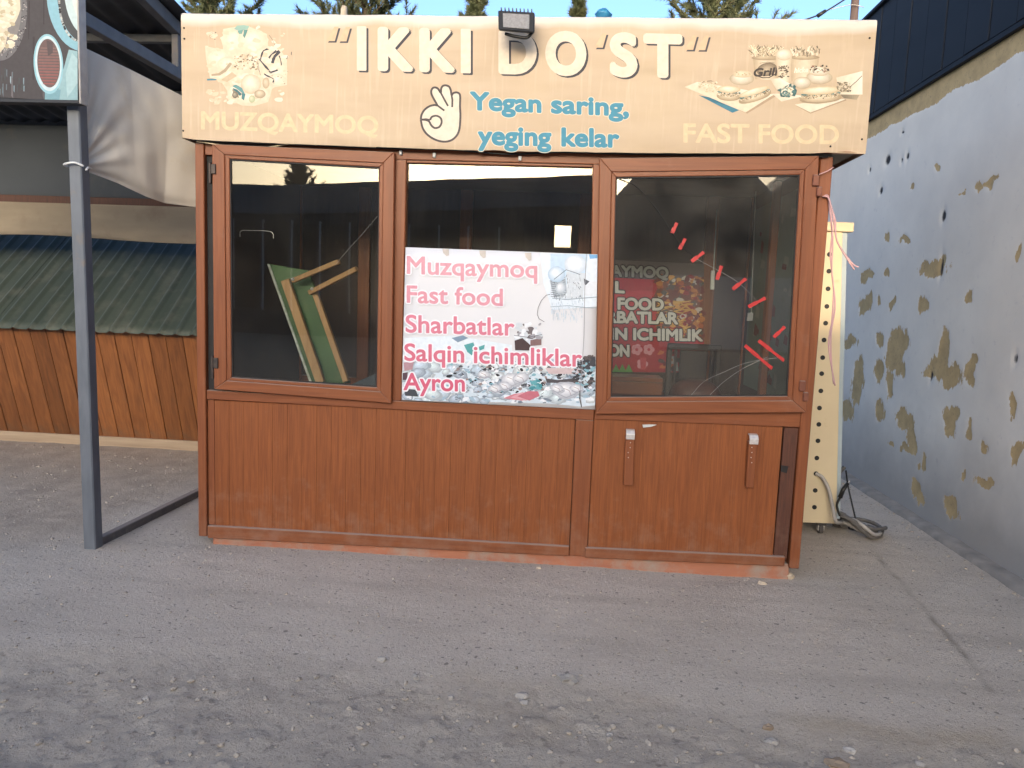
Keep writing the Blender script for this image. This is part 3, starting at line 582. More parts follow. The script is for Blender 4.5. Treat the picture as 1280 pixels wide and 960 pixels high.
P.ell(0, 10, 34, 66, (106, 104, 106), 0, 40); P.up(); P.ell(-2, 8, 29, 60, (128, 124, 122), 0, 40)
for k in range(240):
    a = random.uniform(0, math.tau); r = random.uniform(.86, 1.08)
    P.ell(r*32*math.cos(a), 10+r*60*math.sin(a), 1.1, .7, random.choice([(60, 58, 60), (165, 160, 155), (84, 80, 80)]), a, 6)
P.up(); P.ell(8, 12, 17, 24, (206, 196, 172), .3, 24, .04); P.ell(-4, 46, 13, 24, (200, 190, 168), .2, 24, .04); P.up()
P.blobs(60, 0, 20, 0, 60, (1.2, 3.2), [(222, 214, 192), (182, 168, 140), (214, 202, 178)], 1.4)
P.up(3)
P.ell(96, 2, 37, 62, (132, 176, 190), -.15, 40); P.up(); P.ell(99, 0, 27, 53, (70, 72, 74), -.15, 36); P.up()
for k in range(150):
    a = random.uniform(1.2, 3.6)
    P.ell(99+25*math.cos(a), 52*math.sin(a)*.98, 1.5, 1.0, random.choice([(190, 190, 184), (40, 40, 42), (150, 150, 146)]), a, 6)
P.up(); P.ell(101, -2, 20, 46, (186, 204, 206), -.15, 30); P.up(); P.ell(103, -4, 13, 36, (212, 214, 204), -.15, 30)
P.up(2); P.poly([(86, 62), (97, 64), (97, 127), (70, 126), (75, 100), (80, 84)], (140, 172, 178)); P.up(); P.poly([(90, 66), (97, 74), (97, 104), (84, 122), (82, 92)], (160, 188, 192))
P.up(); P.poly([(56, 112), (76, 112), (74, 126), (56, 125)], (116, 156, 166)); P.up()
P.ell(60.5, 80, 18.5, 37.5, (142, 186, 198), -.06, 40); P.up(); P.ell(60.5, 79.5, 16.5, 34.5, (190, 208, 212), -.06, 40); P.up(); P.ell(60.8, 79, 14.2, 30.5, (104, 84, 82), -.06, 40); P.up()
for k in range(13):
    v = 60+k*3.7; w = 13.2*math.sqrt(max(0, 1-((v-79)/30)**2)); P.stroke([(61-w, v), (61+w, v+.4)], 1.5, (122+k*2, 98-k, 94-k))
P.up(); P.poly([(58, 50), (66, 53), (66, 66), (60, 70)], (84, 72, 74))
# anything beyond the sheet edge is trimmed by the frame strip
edge_clip = [i for i, vv in enumerate(P.v) if vv[0] > -.466]
for i in edge_clip: P.v[i] = Vector((-.466, P.v[i][1], P.v[i][2]))
P.build('printed_sheet', bb)
box('edge_strip', -.467, -.457, BY-.008, BY+.052, 2.425, 3.21, M['cable_grey'], bb, .002)
box('bottom_strip', -2.9, -.469, BY-.009, BY+.051, 2.425, 2.442, M['roofdark'], bb, .002)

# ================================================================== KIOSK
kio = thing('food_kiosk', 'brown wood-effect food kiosk with three front windows and panelled base', 'kiosk', (1.72, .8, 0))
wv, wh = M['wood_v'], M['wood_h']
DEP = 1.55
prism('post', [(0, -.012, .045), (.05, -.012, .045), (.052, -.012, 2.30), (0, -.012, 2.30)], (0, .075, 0), wv, kio, .004)
box('frame_gap', .053, .092, .02, .05, .917, 2.30, M['rubber'], kio, 0); box('stile', .0535, .0925, .006, .04, .113, .860, wv, kio, .002)
prism('post', [(3.398, -.014, .075), (3.452, -.014, .075), (3.452, -.014, 2.30), (3.388, -.014, 2.30)], (0, .08, 0), wv, kio, .004)
box('post', 0, .06, DEP-.06, DEP, .05, 2.3, wv, kio, .004); box('post', 3.392, 3.452, DEP-.06, DEP, .05, 2.3, wv, kio, .004)
box('top_rail', .054, 3.387, -.004, .06, 2.236, 2.299, wh, kio, .003)
box('mullion', 1.124, 1.194, -.006, .062, .905, 2.235, wv, kio, .004)
prism('mullion', [(2.247, -.006, .93), (2.30, -.006, .93), (2.26, -.006, 2.235), (2.207, -.006, 2.235)], (0, .068, 0), wv, kio, .004)
box('stile', 2.181, 2.280, -.005, .05, .066, .849, wv, kio, .003)
prism('sill_rail', [(.054, -.008, .862), (2.28, -.008, .850), (2.28, -.008, .918), (1.14, -.008, .905), (.054, -.008, .915)], (0, .07, 0), wh, kio, .003)
prism('sill_rail', [(2.283, -.006, .856), (3.396, -.006, .866), (3.396, -.006, .96), (2.283, -.006, .935)], (0, .068, 0), wh, kio, .003)
prism('bottom_rail', [(.054, -.013, .037), (2.178, -.013, .064), (2.178, -.013, .122), (.054, -.013, .112)], (0, .06, 0), wh, kio, .004)
prism('bottom_rail', [(2.268, -.016, .062), (3.372, -.016, .085), (3.372, -.016, .140), (2.268, -.016, .122)], (0, .06, 0), wh, kio, .004)
prism('plinth', [(.075, .012, -.04), (3.41, .012, -.04), (3.405, .012, .09), (.075, .012, .042)], (0, DEP-.06, 0), M['plinth'], kio, .004)
bw = .0868
bme = mesh_of(box_bm(0, bw-.0002, .008, .03, 0, .76, .0008))
for k in range(24):
    o = link('board', bme, M['board'], kio); o.location = (.094+k*bw, random.uniform(-.001, .001), .096)
dbw = .0932
dme = mesh_of(box_bm(0, dbw-.0001, .004, .028, 0, .75, .0006))
for k in range(11):
    o = link('board', dme, M['board'], kio); o.location = (2.283+k*dbw, random.uniform(-.001, .001), .112)
o = prism('board', [(3.314, .0055, .12), (3.388, .0055, .12), (3.394, .0055, .862), (3.318, .0055, .862)], (0, .024, 0), M['board_dark'], kio, .002); o['label'] = 'darker board with a small square hole'
hb = [F(976.5, 581.5, .001), F(985.5, 583, .001), F(983.5, 591.5, .001), F(976, 589.5, .001)]; prism('lock_hole', hb, (0, .002, 0), M['black'], kio, 0)
prism('paint_chip', [F(803, 531, -.007), F(812, 530.5, -.007), F(821, 531, -.007), F(814, 533.5, -.007), F(804, 534.5, -.007)], (0, .004, 0), M['white_plastic'], kio, 0)
# folded counter supports on the right-hand lower panel
for nm, q in (('a', [(782, 546), (793, 547), (791.5, 607), (779.5, 606.5)]), ('b', [(936, 552), (947, 553), (942, 610), (932.5, 609.5)])):
    br = prism('shelf_bracket', [F(u, v, -.035) for u, v in q], (0, .039, 0), M['wood_v'], kio, .003)
    x0 = F(q[0][0], q[0][1], -.035); x1 = F(q[1][0], q[1][1], -.035); zt = x0[2]
    prism('metal_clip', [(x0[0]+.002, -.046, zt-.012), (x0[0]+.002, -.049, zt+.018), (x0[0]+.002, -.030, zt+.036), (x0[0]+.002, .002, zt+.040), (x0[0]+.002, .002, zt+.033), (x0[0]+.002, -.028, zt+.030), (x0[0]+.002, -.041, zt+.014), (x0[0]+.002, -.040, zt-.012)], (.047, 0, 0), M['steel'], br, .001)
    for k in range(4):
        c0 = (x0+x1)/2+Vector((random.uniform(-.006, .006), -.0015, -.03-.028*k)); bm = bmesh.new(); bmesh.ops.create_icosphere(bm, subdivisions=1, radius=.0032, matrix=Matrix.Translation(c0)); link('screw', mesh_of(bm), M['steel'], br)

def casement(outer, inner, y, depth, nm_label, extra=None):
    w = thing('w', '', '', (0, 0, 0)); del w['label']; del w['category']; w.name = 'window'; w.parent = kio; w.matrix_parent_inverse = WM[kio].inverted(); w['label'] = nm_label; WM[w] = Matrix()
    O = [F(u, v, y) for u, v in outer]; I = [F(u, v, y) for u, v in inner]
    mid = [a.lerp(b_, .74) for a, b_ in zip(O, I)]
    for k in range(4):
        n = (k+1) % 4; prism('sash_rail', [O[k], O[n], mid[n], mid[k]], (0, depth, 0), wh if k % 2 == 0 else wv, w, .0035)
        prism('glazing_bead', [a+Vector((0, .006, 0)) for a in (mid[k], mid[n], I[n], I[k])], (0, depth*.5, 0), wh if k % 2 == 0 else wv, w, .003)
    gk = [i+Vector((0, .012, 0))+(i-sum(I, Vector())/4).normalized()*-.001 for i in I]
    c0 = sum(gk, Vector())/4
    for k in range(4):
        n = (k+1) % 4; a, b_ = gk[k], gk[n]; a2, b2 = a.lerp(c0, .012), b_.lerp(c0, .012)
        prism('gasket', [a, b_, b2, a2], (0, .006, 0), M['rubber'], w, 0)
    prism('pane', [g+Vector((0, .007, 0)) for g in gk], (0, .004, 0), M['glass_dusty'] if 'cracked' in nm_label else M['glass'], w, 0)
    return w
LO = [(264.8, 180), (493, 190), (489, 504.3), (267.3, 486.4)]; LI = [(286, 198), (474, 208.5), (470.5, 484.5), (288.5, 472)]
w1 = casement(LO, LI, -.045, .05, 'sagging left sash with a bare dark pane')
RO = [(749.4, 197.5), (1024, 194.5), (1008, 515.7), (744.5, 517.6)]; RI = [(770, 221), (1000.5, 218), (985, 495.5), (763.5, 496.5)]
w2 = casement(RO, RI, -.045, .05, 'right sash with cracked pane patched with red tape')
# fixed middle pane
w3 = thing('window', '', '', (0, 0, 0)); del w3['label']; del w3['category']; w3.parent = kio; w3.matrix_parent_inverse = WM[kio].inverted(); WM[w3] = Matrix(); w3['label'] = 'fixed middle window half covered by the white menu sheet'
prism('pane', [(1.190, .028, 2.25), (2.26, .028, 2.25), (2.26, .028, .90), (1.190, .028, .90)], (0, .004, 0), M['glass'], w3, 0)
for nm, q in (('a', [(1.195, 2.234), (2.206, 2.234), (2.206, 2.222), (1.195, 2.222)]), ('b', [(1.195, .930), (2.245, .93), (2.245, .919), (1.195, .906)])):
    prism('glazing_bead', [(x, .004, z) for x, z in q], (0, .022, 0), wh, w3, .002)
# hinges
for par, c0, hh, m_ in ((w1, (264.5, 216), .115, M['hinge']), (w1, (267.5, 459), .13, M['hinge'])):
    a = F(c0[0], c0[1], -.05); box('hinge', a[0]-.018, a[0]-.004, -.052, -.012, a[2]-hh/2, a[2]+hh/2, m_, par, .003); box('hinge', a[0]-.003, a[0]+.024, -.054, -.0455, a[2]-hh*.05, a[2]+hh*.42, m_, par, .003)
for par, c0, hh, m_ in ((w2, (1022, 233), .10, M['hinge_b']), (w2, (1005, 490), .10, M['hinge_b'])):
    a = F(c0[0], c0[1], -.06); box('hinge', a[0]-.026, a[0]+.008, -.058, -.0455, a[2]+.002, a[2]+hh/2+.01, m_, par, .004); box('hinge', a[0]-.002, a[0]+.026, -.062, -.016, a[2]-hh/2, a[2]-.001, m_, par, .004)
# cracks and tape on the right pane (outer face of the glass is at y = -.026)
YG = -.0275
def crack_line(pts, r, m_=None): tube('crack', smooth_path([F(u, v, YG) for u, v in pts], 6), r, m_ or M['black'], w2, 4)
crack_line([(774, 224), (795, 233), (818, 258), (836, 284), (850, 305), (866, 321)], .0022)
crack_line([(866, 321), (890, 334), (905, 342), (925, 355), (948, 378)], .0009, M['cable_grey'])
crack_line([(864, 494), (880, 477), (905, 465), (935, 453), (980, 446)], .0009, M['cable_grey']); crack_line([(887, 494), (905, 477), (930, 460), (960, 446)], .0009, M['cable_grey'])
for u, v, a, L in ((843, 285, -65, 14), (853, 305, -63, 15), (872, 321, -38, 19), (899, 341, -72, 18), (924, 355, -40, 21), (946, 378, -28, 24), (974, 415, -45, 19), (964, 438, 38, 40), (948, 446, 40, 44)):
    ca, sa = math.cos(rad(a)), math.sin(rad(a)); h = 2.3; q = []
    for i, j in ((-1, -1), (-.1, -1.1), (.1, -.6), (1, -.9), (1.05, 1), (.1, .8), (-.15, 1.1), (-1, .9)): x, y_ = i*L/2, j*h; q.append((u+x*ca-y_*sa, v+x*sa+y_*ca))
    prism('tape_strip', [F(uu, vv, YG-.001) for uu, vv in q], (0, .0012, 0), M['redtape'], w2, 0)
# thin hairline on the left pane
tube('crack', smooth_path([F(u, v, YG) for u, v in ((472, 270), (455, 290), (430, 318), (418, 333))], 4), .0007, M['cable_grey'], w1, 4)
# shell
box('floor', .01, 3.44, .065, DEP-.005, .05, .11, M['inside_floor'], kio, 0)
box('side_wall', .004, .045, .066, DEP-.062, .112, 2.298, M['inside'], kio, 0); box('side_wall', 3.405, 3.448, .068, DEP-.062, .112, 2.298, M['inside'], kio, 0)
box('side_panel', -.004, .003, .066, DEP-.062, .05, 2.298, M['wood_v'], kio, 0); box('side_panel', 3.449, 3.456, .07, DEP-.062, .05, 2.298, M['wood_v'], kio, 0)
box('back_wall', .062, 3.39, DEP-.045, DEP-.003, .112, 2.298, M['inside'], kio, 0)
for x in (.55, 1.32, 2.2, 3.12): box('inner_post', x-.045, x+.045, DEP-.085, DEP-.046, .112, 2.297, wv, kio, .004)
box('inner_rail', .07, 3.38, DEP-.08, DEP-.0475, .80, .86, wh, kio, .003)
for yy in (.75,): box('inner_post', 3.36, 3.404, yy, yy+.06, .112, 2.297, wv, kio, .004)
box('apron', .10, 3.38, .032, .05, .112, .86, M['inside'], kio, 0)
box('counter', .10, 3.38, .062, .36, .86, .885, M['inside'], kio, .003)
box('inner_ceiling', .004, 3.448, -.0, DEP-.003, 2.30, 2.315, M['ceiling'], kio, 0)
box('roof_box', .0, 3.56, -.03, DEP+.05, 2.317, 2.90, M['roofdark'], kio, 0)
# ---- sign banner
sg = thing('sign_banner', 'faded tan banner sign with 3D-style white title wrapped round the kiosk roof', 'sign', (1.78, -.07, 2.3))
SY = -.07
m_ = bpy.data.materials.new('faded_banner'); m_.use_nodes = True; nt = m_.node_tree; b = nt.nodes['Principled BSDF']; b.inputs['Roughness'].default_value = .6; b.inputs['Specular IOR Level'].default_value = .3
tc = nd(nt, 'ShaderNodeTexCoord'); mp = nd(nt, 'ShaderNodeMapping'); mp.inputs['Scale'].default_value = (1.1, 1, 7); nt.links.new(tc.outputs['Object'], mp.inputs['Vector'])
st = nd(nt, 'ShaderNodeTexNoise'); st.inputs['Scale'].default_value = 1.6; st.inputs['Detail'].default_value = 5; st.inputs['Distortion'].default_value = .4; nt.links.new(mp.outputs[0], st.inputs['Vector'])
c = gmix(st.outputs['Fac'], (.535, .412, .285), (.50, .378, .255), .38, .68)
c = gmix(gnoise(2.2, 5), c, (.55, .425, .285), .45, .72)
mp2 = nd(nt, 'ShaderNodeMapping'); mp2.inputs['Scale'].default_value = (16, 1, 1.2); nt.links.new(tc.outputs['Object'], mp2.inputs['Vector'])
vs2 = nd(nt, 'ShaderNodeTexNoise'); vs2.inputs['Scale'].default_value = 3; vs2.inputs['Detail'].default_value = 4; nt.links.new(mp2.outputs[0], vs2.inputs['Vector'])
c = gmix(vs2.outputs['Fac'], c, (.60, .475, .335), .55, .8)
# pale top band: sky bloom on the rolled edge painted in, over some fading
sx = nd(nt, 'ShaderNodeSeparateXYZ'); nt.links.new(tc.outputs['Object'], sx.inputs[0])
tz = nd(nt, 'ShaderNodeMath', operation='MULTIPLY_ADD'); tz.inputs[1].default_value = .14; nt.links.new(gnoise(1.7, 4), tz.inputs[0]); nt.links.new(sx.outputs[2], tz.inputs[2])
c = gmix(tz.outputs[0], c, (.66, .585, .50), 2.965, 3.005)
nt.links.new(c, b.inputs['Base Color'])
mp3 = nd(nt, 'ShaderNodeMapping'); mp3.inputs['Scale'].default_value = (1.0, 1, 2.6); mp3.inputs['Rotation'].default_value = (0, .30, 0); nt.links.new(tc.outputs['Object'], mp3.inputs['Vector'])
wr = nd(nt, 'ShaderNodeTexNoise'); wr.inputs['Scale'].default_value = 2.4; wr.inputs['Detail'].default_value = 1.5; nt.links.new(mp3.outputs[0], wr.inputs['Vector'])
bp = nd(nt, 'ShaderNodeBump'); bp.inputs['Strength'].default_value = .6; bp.inputs['Distance'].default_value = .05; nt.links.new(wr.outputs['Fac'], bp.inputs['Height']); nt.links.new(bp.outputs[0], b.inputs['Normal'])
M['banner'] = m_
_a, _b, _c, _d = F(228, 12, SY), F(1096, 25, SY), F(1083, 191.5, SY), F(226, 173, SY)
SX0, SX1, SZ0, SZ1 = (_a[0]+_d[0])/2, (_b[0]+_c[0])/2, (_c[2]+_d[2])/2, (_a[2]+_b[2])/2
def ban(i, j):
    """sheet running up the front and rolling over the top edge"""
    x = SX0+(SX1-SX0)*i; n_ = .004*mn.noise(Vector((x*2.2, 0, 7)))+.003*mn.noise(Vector((x*7, 0, 1)))
    if j < .82: return (x, SY+(.004*mn.noise(Vector((x*5, 2, 2)))+.003)*max(0, 1-j*25), SZ0+(SZ1-.03-SZ0)*(j/.82)-.027*math.sin(math.pi*min(1, i*1.05))**.8*(1-j/.82)**2+(.006*mn.noise(Vector((x*3, 9, 2)))+.003*mn.noise(Vector((x*11, 9, 2))))*max(0, 1-j*20))
    a = (j-.82)/.18
    if a < .6: t = a/.6*math.pi/2; return (x, SY+.03-.03*math.cos(t), SZ1-.03+.03*math.sin(t)+n_*math.sin(t))
    t = (a-.6)/.4; return (x, SY+.03+t*.3, SZ1+n_-.02*t)
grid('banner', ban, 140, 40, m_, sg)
def side(x):
    return lambda i, j: (x+.004*mn.noise(Vector((i*4, j*4, x))), SY+.001+i*1.6, SZ0+(SZ1-.01-SZ0)*j)
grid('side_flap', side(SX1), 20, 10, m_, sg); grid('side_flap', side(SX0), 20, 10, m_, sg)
box('soffit', SX0+.004, SX1-.004, SY+.004, -.016, SZ0+.004, SZ0+.012, M['wood_h'], sg, 0)
pr = front(SY)
def base_v(u): return 88.3+.0245*(u-450)
letters = [('I', 446, 458), ('K', 472, 517), ('K', 524, 569), ('I', 576, 588.5), ('D', 623, 671), ('O', 681.5, 733), ('S', 762, 797), ('T', 804, 853)]
for ch, u0, u1 in letters:
    L = Print(pr); r = 3.4 if ch != 'I' else 1.0; u0, u1 = u0+r, u1-r
    L.text(ch, u0, base_v(u0)-r, u1, base_v(u1)-r, 55.5-2*r, (66, 64, 70), r, 0, 2.6, 2.2); L.up()
    L.text(ch, u0, base_v(u0)-r, u1, base_v(u1)-r, 55.5-2*r, (228, 212, 190), r); L.build('letter', sg)
for u in (410, 424.5, 745, 858, 873):       # quotation marks, slanted strokes
    v = base_v(u)-54; q = [(u+8, v), (u+13.5, v), (u+8.5, v+18), (u-2, v+18)]
    L = Print(pr); L.poly([(a_+2, b_+2) for a_, b_ in q], (72, 70, 76)); L.up(); L.poly(q, (212, 182, 148)); L.build('quotation_stroke', sg)
for t, a in (('MUZQAYMOQ', (252, 161, 472, 167.5, 21.5)), ('FAST', (855, 177.5, 936, 178.3, 22.5)), ('FOOD', (949, 178.5, 1048, 179.5, 22.5))):
    L = Print(pr); L.text(t, *a, (222, 198, 160), .8); L.build('faded_lettering', sg)
for t, a in (('Yegan', (588.5, 136.5, 675.5, 140, 21)), ('saring,', (690, 140.5, 785, 144.5, 21)), ('yeging', (598.5, 180, 688, 181.8, 22)), ('kelar', (703, 182, 773, 183.5, 21.5))):
    L = Print(pr)
    for pas in range(2): L.text(t, *a, (222, 212, 190) if pas == 0 else (72, 142, 164), 2.4 if pas == 0 else 1.4); L.up()
    L.build('slogan_lettering', sg)
# hand emblem
H = Print(pr)
def hc(p): return [(500+a/4, 90+b_/4) for a, b_ in p]
outl = [(104, 238), (108, 214), (122, 190), (146, 172), (172, 165), (186, 166), (172, 140), (158, 112), (157, 92), (166, 79), (180, 78), (192, 86), (204, 104), (206, 84), (214, 70), (230, 67), (246, 74), (254, 92), (258, 116), (266, 106), (282, 102), (296, 108), (301, 124), (300, 170), (302, 220), (298, 280), (286, 314), (262, 338), (232, 348), (196, 345), (160, 330), (130, 306), (112, 276)]
oc = smooth_path([(a, b_, 0) for a, b_ in outl+outl[:1]], 4)
H.poly([(500+p[0]/4, 90+p[1]/4) for p in oc], (224, 212, 192)); H.up()
H.stroke([(500+p[0]/4, 90+p[1]/4) for p in oc], 2.6, (82, 74, 74)); H.up(.2)
for s_ in ([(186, 166), (204, 180), (222, 193)], [(204, 104), (222, 138), (240, 170)], [(258, 116), (262, 140), (261, 176)]): H.stroke(hc(s_), 2.3, (82, 74, 74)); H.up(.2)
ring = smooth_path([(150, 240, 0), (160, 224, 0), (182, 219, 0), (203, 230, 0), (208, 252, 0), (197, 274, 0), (174, 280, 0), (156, 266, 0), (146, 248, 0), (130, 240, 0), (106, 238, 0)], 4)
H.stroke([(500+p[0]/4, 90+p[1]/4) for p in ring], 2.5, (82, 74, 74)); H.up(.2); H.stroke(hc([(150, 240), (130, 236), (108, 238)]), 2.3, (82, 74, 74))
H.build('hand_emblem', sg)
# faded ice-cream picture
PL, PM, PD, PK, PT = (230, 214, 190), (207, 184, 153), (160, 140, 114), (84, 80, 80), (98, 140, 140)
I_ = Print(pr)
def ic(p): return [(240+a/8, 20+b_/8) for a, b_ in p]
def icp(a, b_): return (240+a/8, 20+b_/8)
I_.poly(ic([(130, 300), (310, 340), (310, 130), (420, 110), (560, 100), (750, 180), (760, 300), (880, 330), (950, 440), (950, 690), (830, 710), (800, 730), (760, 860), (620, 900), (500, 895), (420, 860), (360, 760), (290, 650), (180, 620), (140, 420)]), (222, 203, 176)); I_.up()
for x, y_, rx, ry, r in ((265, 430, 15, 13, .1), (430, 245, 17, 13, 0), (610, 240, 19, 14, .2), (350, 480, 12, 9, 0), (850, 560, 13, 15, .1), (720, 400, 12, 10, 0), (500, 640, 12, 10, 0), (430, 780, 10, 12, 0), (690, 790, 12, 10, 0), (570, 820, 16, 8, 0), (850, 640, 11, 8, 0)):
    I_.sh(*icp(x, y_), rx, ry, (221, 202, 175), (234, 221, 202), r, 6, (-.1, -.15), .06)
I_.up(); I_.blobs(120, 258, 356, 34, 128, (.8, 3.2), [(224, 206, 180), (231, 217, 196), (217, 197, 168)], 1.7, .3); I_.up()
I_.sh(*icp(590, 680), 13, 12.5, (208, 188, 160), (236, 224, 206), 0, 8, (-.15, -.2)); I_.up()
I_.stroke(ic([(195, 595), (270, 585), (330, 545), (390, 470)]), 3.6, (176, 157, 130)); I_.up(.2); I_.stroke(ic([(195, 606), (280, 600), (350, 556), (400, 500)]), 1.4, (226, 210, 186)); I_.poly(ic([(290, 640), (400, 560), (450, 600), (350, 660)]), (198, 177, 147)); I_.up()
I_.blobs(130, 293, 322, 68, 86, (.4, 1.3), [PM, PD, (220, 202, 174), (236, 222, 200), (128, 116, 98)], 1.5, .4); I_.up()
for (p, c) in (([(420, 130), (450, 95), (520, 90), (575, 100), (560, 130), (520, 140), (470, 150)], (150, 182, 168)), ([(455, 150), (515, 135), (500, 178), (470, 180)], (120, 160, 150)), ([(518, 140), (560, 135), (545, 175), (528, 222), (510, 200), (516, 170)], (104, 148, 140))): I_.poly(ic(p), c)
I_.up()
for (p, c) in (([(400, 700), (440, 685), (500, 720), (530, 780), (500, 770), (450, 730)], (104, 152, 152)), ([(500, 770), (535, 780), (520, 845), (495, 825)], (80, 128, 130)), ([(405, 720), (450, 735), (500, 780), (480, 800), (420, 750)], (70, 112, 116)), ([(400, 730), (460, 770), (470, 820), (420, 800)], (150, 138, 116))): I_.poly(ic(p), c)
I_.up()
def jag_stroke(pts, w):
    for k in range(3): I_.stroke(ic([(x+random.uniform(-9, 9), y_+random.uniform(-7, 7)) for x, y_ in pts]), w*random.uniform(.35, .7), random.choice([(70, 70, 76), (92, 92, 98), (58, 60, 66)]))
for s_, w in (([(680, 430), (700, 380), (720, 350), (760, 330)], 2.6), ([(800, 470), (815, 430), (830, 400), (870, 350)], 4.6), ([(770, 420), (800, 380), (850, 345)], 2.4), ([(670, 430), (740, 510), (790, 565), (860, 540)], 1.7), ([(715, 580), (760, 600), (815, 630), (810, 665)], 1.7), ([(870, 400), (895, 440), (890, 490)], 1.4), ([(950, 400), (945, 425)], .9), ([(998, 360), (995, 390)], .9), ([(650, 450), (670, 530), (685, 590)], .6)): jag_stroke(s_, w)
I_.stroke(ic([(770, 190), (800, 230), (830, 290)]), .5, (120, 108, 96)); I_.up()
I_.poly(ic([(150, 630), (200, 624), (250, 632), (240, 642), (150, 645)]), (84, 136, 152)); I_.sh(*icp(680, 780), 7, 5.4, (172, 154, 128), (218, 200, 172)); I_.sh(*icp(600, 830), 4, 4.6, (176, 182, 146), (212, 208, 174)); I_.sh(*icp(740, 670), 4.4, 7, (184, 164, 136), (214, 196, 168)); I_.sh(*icp(430, 790), 3.6, 4, (110, 104, 92), (176, 164, 140)); I_.up()
I_.blobs(20, 336, 360, 88, 106, (.25, .7), [(120, 136, 118), (206, 190, 168), (150, 140, 120)]); I_.blobs(8, 260, 270, 40, 50, (.25, .6), [PK, PD])
I_.build('ice_cream_picture', sg)
# faded fast-food picture
Q = Print(pr)
def fc(p): return [(850+a/5.12, 40+b_/5.12) for a, b_ in p]
def fp(a, b_): return (850+a/5.12, 40+b_/5.12)
Q.poly(fc([(120, 405), (200, 425), (380, 500), (335, 517)]), (70, 128, 146)); Q.poly(fc([(120, 405), (200, 420), (300, 470), (220, 450)]), (60, 112, 130)); Q.poly(fc([(380, 500), (600, 405), (612, 412), (430, 522)]), (176, 152, 124)); Q.poly(fc([(740, 470), (835, 522), (1065, 438), (1060, 428)]), (172, 150, 122)); Q.up()
Q.shq(fc([(30, 352), (110, 320), (600, 400), (420, 515)]), (226, 208, 180), (236, 224, 202), 14); Q.up()
Q.shq(fc([(735, 465), (900, 435), (1060, 430), (835, 515)]), (228, 212, 186), (238, 226, 206), 10); Q.shq(fc([(590, 395), (700, 395), (790, 410), (650, 445)]), (226, 212, 188), (238, 228, 208), 8); Q.up()
Q.shq(fc([(1000, 292), (1168, 250), (1168, 400), (1025, 400)]), (222, 206, 180), (238, 228, 208), 10); Q.shq(fc([(1020, 400), (1150, 402), (1130, 434), (1050, 424)]), (124, 112, 94), (176, 160, 134), 8); Q.up()
Q.shq(fc([(466, 165), (622, 165), (630, 310), (482, 302)]), (182, 160, 130), (226, 208, 180), 16, True); Q.shq(fc([(706, 168), (892, 162), (876, 270), (712, 318)]), (186, 164, 134), (224, 206, 178), 16, True); Q.up()
Q.sh(*fp(550, 165), 18, 3.2, (160, 140, 112), (206, 186, 154)); Q.sh(*fp(800, 163), 18, 3, (160, 140, 112), (206, 186, 154)); Q.up()
Q.sticks(230, 938, 979, 60, 71, (2, 6), (.45, 1.1), [(236, 222, 194), (222, 202, 168), (150, 134, 108), (100, 90, 76), (206, 186, 152), (232, 214, 180)])
Q.sticks(70, 987, 1024, 62, 71, (2, 7), (.8, 2.0), [(234, 222, 198), (222, 206, 178), (160, 146, 122), (206, 188, 158), (120, 108, 90)], -2.2, -.9); Q.up()
Q.sh(*fp(556, 240), 13, 8.2, (128, 112, 92), (190, 170, 142), -.25, 5, (0, 0)); Q.up(); Q.text('Grill', 942.5, 95.5, 972.5, 94, 9.5, (70, 62, 58), .55, .2); Q.up(); Q.stroke(fc([(490, 280), (530, 293), (570, 292), (612, 268)]), 1.3, (84, 74, 66)); Q.stroke(fc([(510, 200), (560, 192), (605, 198)]), .6, (130, 116, 98)); Q.up()
Q.shq(fc([(612, 160), (716, 158), (700, 328), (630, 322)]), (200, 180, 150), (236, 220, 194), 12, True); Q.up(); Q.sh(*fp(665, 145), 10.5, 7.5, (204, 186, 158), (240, 230, 212)); Q.up(); Q.blobs(60, 973.5, 986, 81, 97, (.35, 1.1), [(84, 74, 64), (120, 106, 88), (214, 196, 166)], 2.0); Q.up(); Q.text('hicke', 993, 91, 1010, 90, 6, (238, 226, 206), .3, .2); Q.up()
for (x, y_, rx, ry) in ((892, 292, 16.5, 8.6), (395, 300, 15.5, 8), (782, 325, 11.5, 7.6)): Q.sh(*fp(x, y_), rx, ry, (186, 168, 140), (240, 230, 212), 0, 9, (-.1, -.3))
Q.up(); Q.sh(*fp(892, 250), 13.5, 6.5, (200, 182, 154), (238, 228, 208), 0, 7); Q.sh(*fp(400, 270), 12, 4.5, (206, 186, 154), (230, 212, 182), 0, 6); Q.up(); Q.blobs(46, 1012, 1036, 82, 91, (.35, 1.3), [(96, 84, 72), (150, 112, 92), (70, 64, 58), (234, 222, 200), (170, 152, 124)], 1.5); Q.blobs(20, 918, 938, 90, 94, (.3, .8), [(180, 160, 126), (222, 206, 176)]); Q.up()
